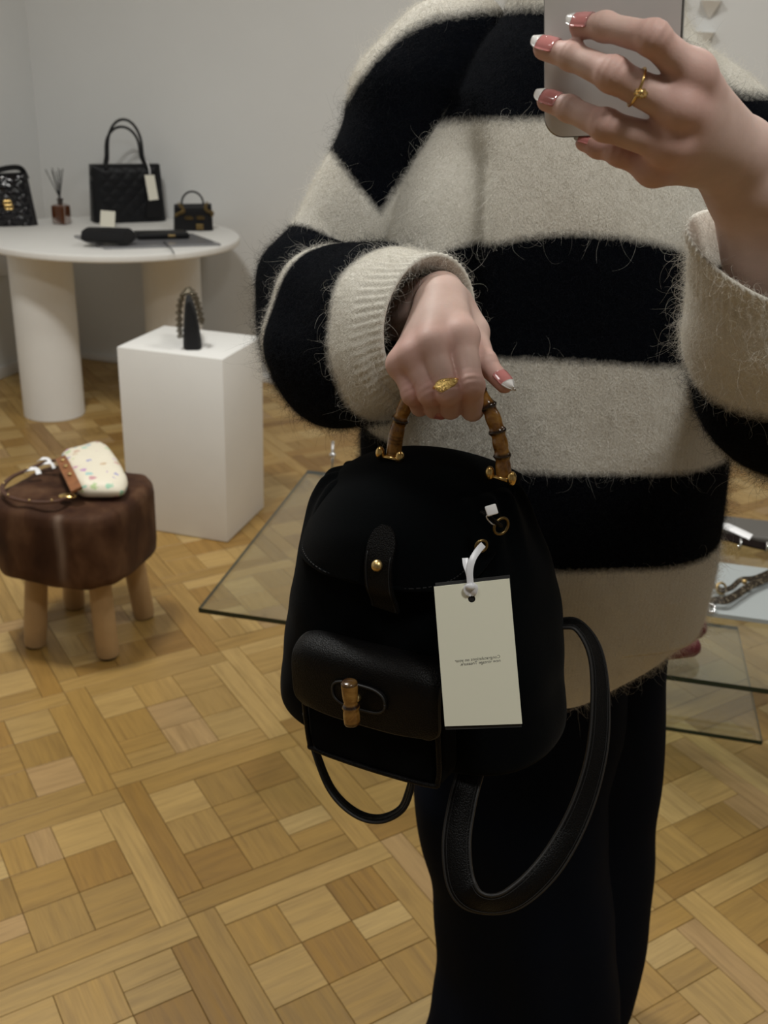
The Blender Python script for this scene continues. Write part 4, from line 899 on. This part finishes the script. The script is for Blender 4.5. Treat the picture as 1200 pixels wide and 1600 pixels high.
# ================================================================== phone
M_pb = simple('phone_back_glass', C(.66, .655, .64), .35, Coat_Weight=.2); M_pf = simple('phone_frame', C(.22, .21, .20), .22, .9)
PWd, PH, PTk, PRr = .0745, .1468, .0080, .0115
phone = thing('phone', 'silver grey phone held up by the hand with pink white-tipped nails', 'phone', bcorner)
def rrect(w, h, r, n=8):
    pts = []
    for cx, cy, a0 in ((w-r, r, -90), (w-r, h-r, 0), (r, h-r, 90), (r, r, 180)):
        for k in range(n+1): a = math.radians(a0+90*k/n); pts.append((cx+r*math.cos(a)-w/2, cy+r*math.sin(a)))
    return pts
oc = bcorner-pn_*PTk*1.0
def prism(pts, z0, z1, b, o_):
    rings = []
    for z, k in ((z0, b), (z0+b, 0), (z1-b, 0), (z1, b)):
        w_, h_ = PWd, PH
        rings.append([o_+pr*(x*(1-2*k/PWd))+pu_*((y-PH/2)*(1-2*k/PH)+PH/2)+pn_*z for x, y in pts])
    return loft(rings)
mk('frame', *prism(rrect(PWd, PH, PRr), 0.0005, PTk-.0004, .0010, oc), M_pf, phone, sharp=50)
mk('back', *loft([[oc+pr*x*(PWd-.0016)/PWd+pu_*((y-PH/2)*(PH-.0016)/PH+PH/2)+pn_*z for x, y in rrect(PWd, PH, PRr)] for z in (PTk-.0006, PTk+.00015)]), M_pb, phone, sharp=30)
mk('screen', *loft([[oc+pr*x*.95+pu_*((y-PH/2)*.97+PH/2)+pn_*z for x, y in rrect(PWd, PH, PRr)] for z in (.0002, .0007)]), simple('phone_screen', C(.01, .01, .012), .08), phone, sharp=30)
cb = oc+pr*-.014+pu_*(PH-.022); mk('camera_plate', *box(cb+pn_*(PTk+.001), (.018, .018, .001), [pr, pu_, pn_], .0009), M_pb, phone, sharp=40)
for dx, dy in ((-.008, .008), (-.008, -.008), (.008, 0)): mk('lens', *lathe([(.0062, 0), (.0062, .0022), (.0052, .0024), (.0048, .0012), (.0005, .0012)], cb+pr*dx+pu_*dy+pn_*(PTk+.002), 22, pn_), M_patent, phone, sharp=40)

# ================================================================== the backpack
M_suede = N('black_suede'); M_suede.bump(M_suede.noise(M_suede.obj(), 700, 3), .25, .0008)
M_suede = M_suede.p(Base_Color=C(.0012, .0018, .0022), Roughness=.95, Sheen_Weight=.02, Sheen_Roughness=.5); M_suede.node_tree.nodes['Principled BSDF'].inputs['Specular IOR Level'].default_value = .04
M_gleath = N('grained_black_leather'); vo = M_gleath.n('ShaderNodeTexVoronoi', {'Vector': M_gleath.obj(), 'Scale': 850.0}).outputs['Distance']; M_gleath.bump(vo, .45, .0008)
M_gleath = M_gleath.p(Base_Color=C(.0030, .0028, .0028), Roughness=.45); M_gleath.node_tree.nodes['Principled BSDF'].inputs['Specular IOR Level'].default_value = .13
M_edgel = simple('leather_edge', C(.010, .009, .0085), .6); M_thread = simple('black_thread', C(.004, .004, .0045), .8)
n = N('bamboo'); o_ = n.obj(); f = n.noise(n.n('ShaderNodeMapping', {'Vector': o_, 'Scale': (60, 60, 60)}).outputs[0], 1.0, 4, .65, .5); bn = n.attr('burn').outputs['Fac']
c = n.ramp(f, [(.32, (.10, .035, .008)), (.5, (.31, .145, .030)), (.7, (.50, .28, .070))]); n.bump(f, .1, .001)
M_bamboo = n.p(Base_Color=n.mix(bn, c, C(.018, .008, .004)), Roughness=.22, Coat_Weight=.4)
YB = math.radians(30); TB = math.radians(6); br_ = V3(math.cos(YB), -math.sin(YB), 0); bn_ = V3(-math.sin(YB), -math.cos(YB), 0); BC = V3(.024, .772, 0)
def Bg(r, nn, z): h = z-1.13; return BC+br_*(r*math.cos(TB)-h*math.sin(TB))+bn_*nn+V3(0, 0, 1.13+h*math.cos(TB)+r*math.sin(TB))
pack = thing('backpack', 'black suede backpack with bamboo handle and leather front pocket held by the person', 'backpack', Bg(0, 0, .865))
NCB = 200; ab_ = np.linspace(0, 2*np.pi, NCB, endpoint=False)
def sqr(e): return np.stack([np.sign(np.cos(ab_))*np.abs(np.cos(ab_))**(2/e), np.sign(np.sin(ab_))*np.abs(np.sin(ab_))**(2/e)], 1)
bp = [(.868, .060, .040, 3.2), (.865, .098, .062, 3.2), (.868, .113, .072, 3.1), (.880, .131, .077, 3.0), (.93, .128, .080, 2.9), (.98, .118, .080, 2.8), (1.02, .109, .075, 2.7), (1.055, .098, .067, 2.6), (1.082, .088, .055, 2.5), (1.094, .080, .043, 2.4), (1.096, .060, .025, 2.3)]
QB = spline(bp, 90); rings = []
for z, a, b, e in QB:
    s2 = sqr(e); cx = -.008*max(0, min(1, (1.0-z)/.1)); rings.append([Bg(cx+x*a, y*b, z) for x, y in s2])
R_ = np.array(rings); P = R_.reshape(-1, 3); c0 = np.repeat(np.array([Bg(0, 0, q[0]) for q in QB]), NCB, 0); rd = P-c0; rd /= np.linalg.norm(rd, axis=1)[:, None]+1e-9
pleat = .0035*np.sin(np.tile(ab_, len(QB))*17)*np.clip((P[:, 2]-1.03)/.07, 0, 1)
P = P+rd*(.0030*wob(P, .06, 2)*np.clip((P[:, 2]-.87)/.02, 0, 1)+pleat)[:, None]
v_, f_ = loft(list(P.reshape(R_.shape))); mk('body', v_, f_, M_suede, pack)
def thick_sheet(G_, th_, name, mat, parent, sharp=40):
    """closed shell from a grid of points G_[i][j]"""
    G_ = np.asarray(G_); n_, m_ = G_.shape[:2]; du = np.gradient(G_, axis=0); dv = np.gradient(G_, axis=1); nn = np.cross(dv, du); nn /= np.linalg.norm(nn, axis=2)[..., None]+1e-12
    A = (G_+nn*th_/2).reshape(-1, 3); B2 = (G_-nn*th_/2).reshape(-1, 3); f = []; k = n_*m_
    for i in range(n_-1):
        for j in range(m_-1): q = (i*m_+j, i*m_+j+1, (i+1)*m_+j+1, (i+1)*m_+j); f += [q, tuple(k+x for x in q[::-1])]
    rim = [j for j in range(m_)]+[i*m_+m_-1 for i in range(1, n_)]+[(n_-1)*m_+j for j in range(m_-2, -1, -1)]+[i*m_ for i in range(n_-2, 0, -1)]
    for q in range(len(rim)): a, b = rim[q], rim[(q+1) % len(rim)]; f.append((a, k+a, k+b, b)[::-1])
    bm = bmesh.new(); vs = [bm.verts.new(x) for x in np.concatenate([A, B2])]
    for q in f:
        try: bm.faces.new([vs[i] for i in q])
        except ValueError: pass
    bmesh.ops.recalc_face_normals(bm, faces=bm.faces); v, f = bm_out(bm); return mk(name, v, f, mat, parent, sharp=sharp)
# flap: hinged along the back, over the top, down the front with a rounded end
fp = spline([(-.054, 1.092), (-.042, 1.106), (-.010, 1.113), (.028, 1.111), (.060, 1.098), (.081, 1.076), (.0885, 1.056), (.0905, 1.037)], 60)
FW = .093
def flap_pt(t, u):
    k = t*59; i = min(int(k), 58); q = fp[i]*(1-(k-i))+fp[i+1]*(k-i)
    w = FW*(.80+.20*min(1, t/.38) if t < .38 else math.sqrt(max(0.0, 1-((t-.38)/.62)**2.6))); w = max(w, .004); r = u*w-.012*(1-t)
    sag = (r/FW)**2; nn = q[0]-(.034*sag if q[0] > 0 else -.004*sag)*min(1, max(0, q[0])/.05); z = q[1]-.034*sag*(.45+.55*min(1, t*2))-.012*abs(r/FW)**6
    return Bg(r, nn, z)
GF = [[flap_pt(t, u) for u in np.linspace(-1, 1, 61)] for t in np.linspace(0, 1, 70)]
flap = thick_sheet(GF, .0035, 'flap', M_suede, pack)
edge = [flap_pt(t, 1) for t in np.linspace(0, .995, 70)]+[flap_pt(t, -1) for t in np.linspace(.995, 0, 70)]; edge = spline(np.array(edge)[::3], 200)
mk('piping', *ptube(edge, .0024, 8), M_suede, flap)
ins = np.array([flap_pt(t, .93) for t in np.linspace(.1, .955, 50)]+[flap_pt(t, -.93) for t in np.linspace(.955, .1, 50)])+bn_*.0024; o = B()
for k in range(0, len(ins)-1):
    a, b = ins[k], ins[k+1]; m_ = np.linalg.norm(b-a); ns = max(1, int(m_/.004))
    for q in range(ns): c1, c2_ = a+(b-a)*(q+.15)/ns, a+(b-a)*(q+.75)/ns; o.add(*ptube([c1, c2_], .0005, 5))
r_ = o.obj('stitching', M_thread, flap); r_['kind'] = 'stuff'
# snap tab on the flap
tz = spline([flap_pt(.66, .02)+bn_*.004+br_*.018, flap_pt(.80, 0)+bn_*.0045+br_*.018, flap_pt(.90, 0)+bn_*.005+br_*.017, flap_pt(.99, 0)+bn_*.005+br_*.017, Bg(.017, .091, 1.026), Bg(.017, .089, 1.018)], 30)
GT = []
for k, q in enumerate(tz):
    w = .0118*math.sqrt(max(.03, 1-max(0, (4-k)/4.2)**2)); GT.append([q+br_*w*u for u in np.linspace(-1, 1, 9)])
tab = thick_sheet(GT, .0028, 'tab', M_gleath, pack)
mk('snap_stud', *lathe([(.0046, 0), (.0046, .0012), (.0036, .0030), (.0016, .0040), (.0003, .0042)], tz[8]+bn_*.0016, 20, nrm(bn_+V3(0, 0, .45))), M_gold_old, tab)
for s_ in (-1, 1): mk('stitching', *ptube([q+br_*.0100*s_+bn_*.0016 for q in tz[5:]], .0004, 5), M_thread, tab)
# front pocket
pw, pz0, pz1 = .0635, .880, .977; PX = .006; s2 = sqr(5.5); rings = []
for z, k, dz in ((pz0+.002, .80, 0), (pz0, .90, 0), (pz0+.002, .97, 0), (pz0+.010, 1.0, 0), (pz0+.05, 1.0, 0), (pz1-.02, .99, 0), (pz1-.006, .97, 0), (pz1, .90, 0)):
    rings.append([Bg(PX+x*pw*k, .089+y*.019*k*(1 if z < .95 else .9), z+.004*x*0) for x, y in s2])
pocket = mk('front_pocket', *loft(rings), M_suede, pack)
for s_ in (1,): mk('piping', *ptube(spline([Bg(PX+pw*.97, .106, pz1-.02), Bg(PX+pw*.985, .106, pz0+.03), Bg(PX+pw*.96, .106, pz0+.008), Bg(PX+pw*.85, .107, pz0+.002), Bg(PX, .1085, pz0+.001), Bg(PX-pw*.85, .107, pz0+.002), Bg(PX-pw*.96, .106, pz0+.008), Bg(PX-pw*.985, .106, pz0+.05)], 90), .0022, 8), M_gleath, pocket)
pf = spline([(.078, .977), (.088, .9825), (.100, .9835), (.1105, .978), (.1140, .969), (.1150, .954), (.1150, .939), (.1148, .927)], 40)
GP = []
for k, (q, z) in enumerate(pf):
    t_ = k/39; w = .0665*(1-.13*max(0, (t_-.80)/.2)**3); row = []
    for u in np.linspace(-1, 1, 41): row.append(Bg(PX+u*w, q-.004*abs(u)**5, z-.005*abs(u)**8+(.006*abs(u)**4*max(0, (t_-.6)/.4))))
    GP.append(row)
pfl = thick_sheet(GP, .0032, 'pocket_flap', M_gleath, pocket)
ed = np.array([r_[-1] for r_ in GP]+[x for x in GP[-1][::-1]]+[r_[0] for r_ in GP[::-1]]); mk('flap_edge', *ptube(spline(ed[::3], 150), .0018, 6), M_edgel, pocket)
# turn lock: stitched oval patch, slot plate and bamboo peg
lz, ln = .953, .1172
ov = [(math.copysign(abs(math.cos(a))**.55, math.cos(a))*.0255, math.copysign(abs(math.sin(a))**.8, math.sin(a))*.0115) for a in np.linspace(0, 2*np.pi, 40, endpoint=False)]
lock = mk('lock_patch', *loft([[Bg(PX+x*k, ln-.0012+dz, lz+z*k) for x, z in ov] for dz, k in ((0, 1), (.0018, 1), (.0024, .95), (.0024, .3))]), M_gleath, pack, sharp=40)
mk('lock_rim', *ptube(spline([Bg(PX+x*.94, ln+.0014, lz+z*.94) for x, z in ov+ov[:1]], 80), .0010, 6), M_edgel, lock)
pk = np.array([Bg(PX-.001, ln+.0105, lz+z) for z in np.linspace(-.0195, .0185, 40)]); q = np.linspace(0, 1, 40)
rad = .0062*(1+.16*np.exp(-((q-.42)/.05)**2)-.10*np.exp(-((q-.52)/.06)**2)+.05*np.sin(q*9)); rad[0] *= .75; rad[-1] *= .8
peg = mk('bamboo_peg', *ptube(pk, rad, 18), M_bamboo, lock, sharp=60)
attr(peg, 'burn', np.repeat(np.exp(-((q-.46)/.035)**2)*.9+.55*(q > .93)+.5*(q < .1)+.30, 18)); mk('peg_post', *ptube([Bg(PX, ln, lz), Bg(PX, ln+.006, lz)], .003, 10), M_gold_old, lock)
# bamboo handle and its gilt fittings
hl, hr = PL(615, 712, .815), PL(787, 744, .775); hz = PL(703, 594, .770); hc_ = (hl+hr)/2; hx = nrm(hr-hl); hw = np.linalg.norm(hr-hl)/2
pts = []
for a in np.linspace(0, math.pi, 25):
    q = hc_-hx*hw*math.copysign(abs(math.cos(a))**.72, math.cos(a)); pts.append(q+(hz-hc_)*(math.sin(a)**.85)+hx*.004*math.sin(a*2))
path = spline(pts, 170); L = np.concatenate([[0], np.cumsum(np.linalg.norm(np.diff(path, axis=0), axis=1))]); q = L/L[-1]; rad = np.full(170, .0061); burn = np.zeros(170)
def q_at(x, y): return q[int(np.argmin([np.hypot(*(np.array(px(p)[:2])-[x, y])) for p in path]))]
for qq in (q_at(787, 712), q_at(783, 672), q_at(770, 632), q_at(629, 655), .5, .36, .64):
    rad += 0.0013*np.exp(-((q-qq)/.008)**2)-.0007*np.exp(-((q-qq-.022)/.014)**2)-.0005*np.exp(-((q-qq+.022)/.014)**2); burn += .98*np.exp(-((q-qq)/.0115)**4)
burn += .45*(q < .10)*(np.sin(q*400) > .6)
hd_ = mk('handle', *ptube(path, rad, 20), M_bamboo, pack); attr(hd_, 'burn', np.repeat(np.clip(burn, 0, 1), 20)); hd_['label'] = 'curved bamboo handle with dark nodes'
for c_ in (hl, hr):
    for s_ in (-1, 1):
        b = c_+bn_*.006+br_*.0092*s_-V3(0, 0, .000)
        mk('handle_mount', *ball(b+V3(0, 0, .002), (.0037, .0037, .0060), 14, 9), M_gold, pack)
    mk('handle_pin', *ptube([c_+bn_*.006-br_*.0105, c_+bn_*.006+br_*.0105], .0018, 10), M_gold, pack)
# straps
def strap(name, pts, upv, w, t_=.0032, n_=110):
    p = spline(pts, n_); uu = spline(upv, n_) if np.ndim(upv) == 2 else upv; o = mk(name, *strip(p, uu, w, t_), M_gleath, pack, sharp=40)
    T_, S_, U_ = frames(p, uu); ww = np.broadcast_to(w, (n_,))
    for s_ in (-1, 1): mk('strap_edge', *ptube(p+S_*(ww/2*s_)[:, None], .0016, 6), M_edgel, o)
    for s_ in (-1, 1): mk('stitching', *ptube(p+S_*((ww/2-.0025)*s_)[:, None]+U_*(t_/2), .00035, 5), M_thread, o)
    return o
strap('shoulder_strap', [PL(852, 985, .855), PL(880, 974, .850), PL(906, 980, .845), (PL(930, 1020, .840)), PL(938, 1090, .835), PL(932, 1180, .830), PL(905, 1270, .825), PL(860, 1350, .815), PL(805, 1402, .805), PL(755, 1412, .80), PL(722, 1385, .805), PL(713, 1320, .812), PL(722, 1255, .820), PL(735, 1205, .83)],
      np.array([nrm(-fwd*.25-DN*.9+RT*.2), nrm(-fwd*.4-DN*.8+RT*.45), nrm(-fwd*.5-DN*.3+RT*.75), nrm(-fwd*.70+RT*.7), nrm(-fwd*.85+RT*.5), nrm(-fwd+RT*.3), nrm(-fwd+RT*.2), nrm(-fwd+.2*DN), nrm(-fwd*.9+.35*DN), nrm(-fwd*.8+.5*DN), nrm(-fwd*.9+.1*DN-.1*RT), nrm(-fwd-.1*RT), nrm(-fwd), nrm(-fwd)]), np.interp(np.linspace(0, 1, 110), [0, .15, .4, .62, .8, 1], [.018, .019, .017, .022, .021, .020]))
strap('thin_strap', [PL(478, 1112, .868), PL(492, 1170, .866), PL(517, 1232, .862), PL(552, 1268, .858), PL(590, 1280, .855), PL(625, 1266, .853), PL(640, 1235, .853), PL(645, 1200, .855)],
      np.array([nrm(RT*.95-fwd*.25), nrm(RT*.9-fwd*.25-DN*.3), nrm(RT*.6-DN*.75-fwd*.2), nrm(RT*.3-DN-fwd*.2), nrm(-DN-fwd*.22), nrm(-RT*.5-DN*.8-fwd*.2), nrm(-RT-fwd*.3), nrm(-RT-fwd*.25)]), .011, .0026)
# side eyelets, toggle
for x, y, D, r in ((783, 822, .742, .0072), (752, 853, .733, .0050)):
    q0 = PL(x, y, D); ax_ = nrm(q0-Bg(0, 0, q0[2])); mk('eyelet', *torus(q0, ax_, r*.9, .0011, 26, 8), M_gold_dim, pack)
mk('drawcord', *ptube(spline([PL(783, 822, .742), PL(772, 814, .735), PL(762, 806, .735), PL(752, 800, .740)], 14), .0016, 8), M_gleath, pack)
# ---- swing tag
tag_ = thing('swing_tag', 'cream swing tag with a white ribbon hanging from the black backpack', 'tag', PL(755, 1133, .735))
c1, c2_, c3, c4 = PL(678, 917, .728), PL(796, 904, .722), PL(816, 1131, .735), PL(695, 1135, .741)
tn_ = nrm(np.cross(c2_-c1, c4-c1));
if tn_@fwd > 0: tn_ = -tn_
def card(name, pts, th_, mat, parent, hole=None):
    a, b, c, d = pts; 
    def G2(u, v): return (a*(1-u)+b*u)*(1-v)+(d*(1-u)+c*u)*v
    if hole is None:
        v = list(pts)+[p-tn_*th_ for p in pts]; return mk(name, v, [(0, 1, 2, 3), (7, 6, 5, 4), (0, 4, 5, 1), (1, 5, 6, 2), (2, 6, 7, 3), (3, 7, 4, 0)], mat, parent, smooth=False)
    u0, v0, rr = hole; W_, H_ = np.linalg.norm(b-a), np.linalg.norm(d-a); k = 32; v = []; f = []
    def border(t_):
        cx, cy = math.cos(t_), math.sin(t_); s_ = min((((1-u0) if cx > 0 else u0)*W_/abs(cx) if abs(cx) > 1e-9 else 1e9), (((1-v0) if cy > 0 else v0)*H_/abs(cy) if abs(cy) > 1e-9 else 1e9)); return u0+cx*s_/W_, v0+cy*s_/H_
    angs = list(np.linspace(0, 2*np.pi, k, endpoint=False))
    for (uu, w_) in ((0, 0), (1, 0), (1, 1), (0, 1)): angs.append(math.atan2((w_-v0)*H_, (uu-u0)*W_) % (2*np.pi))
    angs = sorted(angs); k = len(angs)
    for lay in (0, 1):
        for t_ in angs: v.append(G2(u0+rr*math.cos(t_)/W_, v0+rr*math.sin(t_)/H_)-tn_*th_*lay)
        for t_ in angs: v.append(G2(*border(t_))-tn_*th_*lay)
    for i in range(k):
        j = (i+1) % k; f += [(i, j, k+j, k+i), (2*k+i, 3*k+i, 3*k+j, 2*k+j), (i, 2*k+i, 2*k+j, j), (k+i, k+j, 3*k+j, 3*k+i)]
    return mk(name, v, f, mat, parent, smooth=False)
M_tag = simple('tag_card', C(.80, .80, .66), .9); M_tagb = simple('tag_backing', C(.020, .020, .021), .7)
front = card('card', [c1, c2_, c3, c4], .0006, M_tag, tag_, hole=(.485, .112, .0026))
dn_ = nrm(c4-c1); rt_ = nrm(c2_-c1)
card('backing_card', [c1-dn_*.0022+rt_*.001-tn_*.0016, c2_-dn_*.0022+rt_*.0005-tn_*.0016, c3+dn_*.0030-tn_*.0016-rt_*.0005, c4+dn_*.0032-tn_*.0016+rt_*.0002], .0008, M_tagb, tag_)
mk('hole', *lathe([(.0026, 0), (.0026, .0006), (.0004, .0006)], c1+(c2_-c1)*.485+(c4-c1)*.112-tn_*.0016, 24, tn_), M_tagb, tag_)
# mirrored print, read from the back of the card in the mirror image
cu = bpy.data.curves.new('print', 'FONT'); cu.body = 'Congratulations on your\nnew vintage Treasure.'; cu.size = .0041; cu.space_line = .86; cu.align_x = 'LEFT'; cu.resolution_u = 2
to = bpy.data.objects.new('print', cu); link(to); bpy.context.view_layer.update()
me = bpy.data.meshes.new_from_object(to.evaluated_get(bpy.context.evaluated_depsgraph_get())); bpy.data.objects.remove(to)
org = PL(782, 1029, .7285); a_pl = c1; org = org-tn_*((org-c1)@tn_)+tn_*.00012; tv = np.array([v.co[:] for v in me.vertices])
wid = tv[:, 0].max(); sc_ = .0330/wid
tw3 = org-rt_*tv[:, :1]*sc_-dn_*tv[:, 1:2]*sc_
mk('print', tw3, [tuple(p.vertices) for p in me.polygons], simple('print_ink', C(.03, .03, .03), .8), front, smooth=False)
# ribbon: loop through the hole, knot, up to the eyelet
M_rib = simple('white_satin_ribbon', C(.70, .71, .74), .35, Sheen_Weight=.3)
hcn = c1+(c2_-c1)*.485+(c4-c1)*.112
def rib(pts, w, upv=None, n_=30): mk('ribbon', *strip(spline(pts, n_), nrm(-fwd) if upv is None else upv, w, .0006), M_rib, tag_, sharp=40)
rib([hcn+tn_*.0002-dn_*.0026, hcn+tn_*.0016-dn_*.0050-rt_*.0020, hcn+tn_*.0022-dn_*.0085-rt_*.0030, hcn+tn_*.0022-dn_*.0120-rt_*.0005], np.interp(np.linspace(0, 1, 30), [0, .3, .7, 1], [.0022, .0045, .0045, .0028]))
rib([hcn+tn_*.0002-dn_*.0026, hcn+tn_*.0016-dn_*.0050+rt_*.0020, hcn+tn_*.0022-dn_*.0085+rt_*.0030, hcn+tn_*.0022-dn_*.0120+rt_*.0005], np.interp(np.linspace(0, 1, 30), [0, .3, .7, 1], [.0022, .0045, .0045, .0028]))
mk('knot', *ball(hcn+tn_*.0026-dn_*.0095, (.0036, .0022, .0028), 12, 8), M_rib, tag_)
rib([hcn+tn_*.0024-dn_*.0110, PL(734, 893, .7215), PL(738, 875, .722), PL(747, 860, .726), PL(755, 851, .731)], .0048)
rib([hcn+tn_*.0020-dn_*.0110, PL(731, 893, .7225), PL(728, 882, .724), PL(727, 872, .726)], np.interp(np.linspace(0, 1, 30), [0, .5, 1], [.003, .0042, .0046]))
v, f = box(PL(768, 797, .728), (.0042, .0038, .0012), [nrm(RT-.3*DN), nrm(DN+.3*RT), fwd], .0009, 2); mk('ribbon_end', v, f, M_white, tag_)
mk('thread', *ptube(spline([PL(765, 803, .729), PL(760, 808, .73), PL(768, 818, .735), PL(774, 820, .738)], 14), .0005, 6), M_rib, tag_)
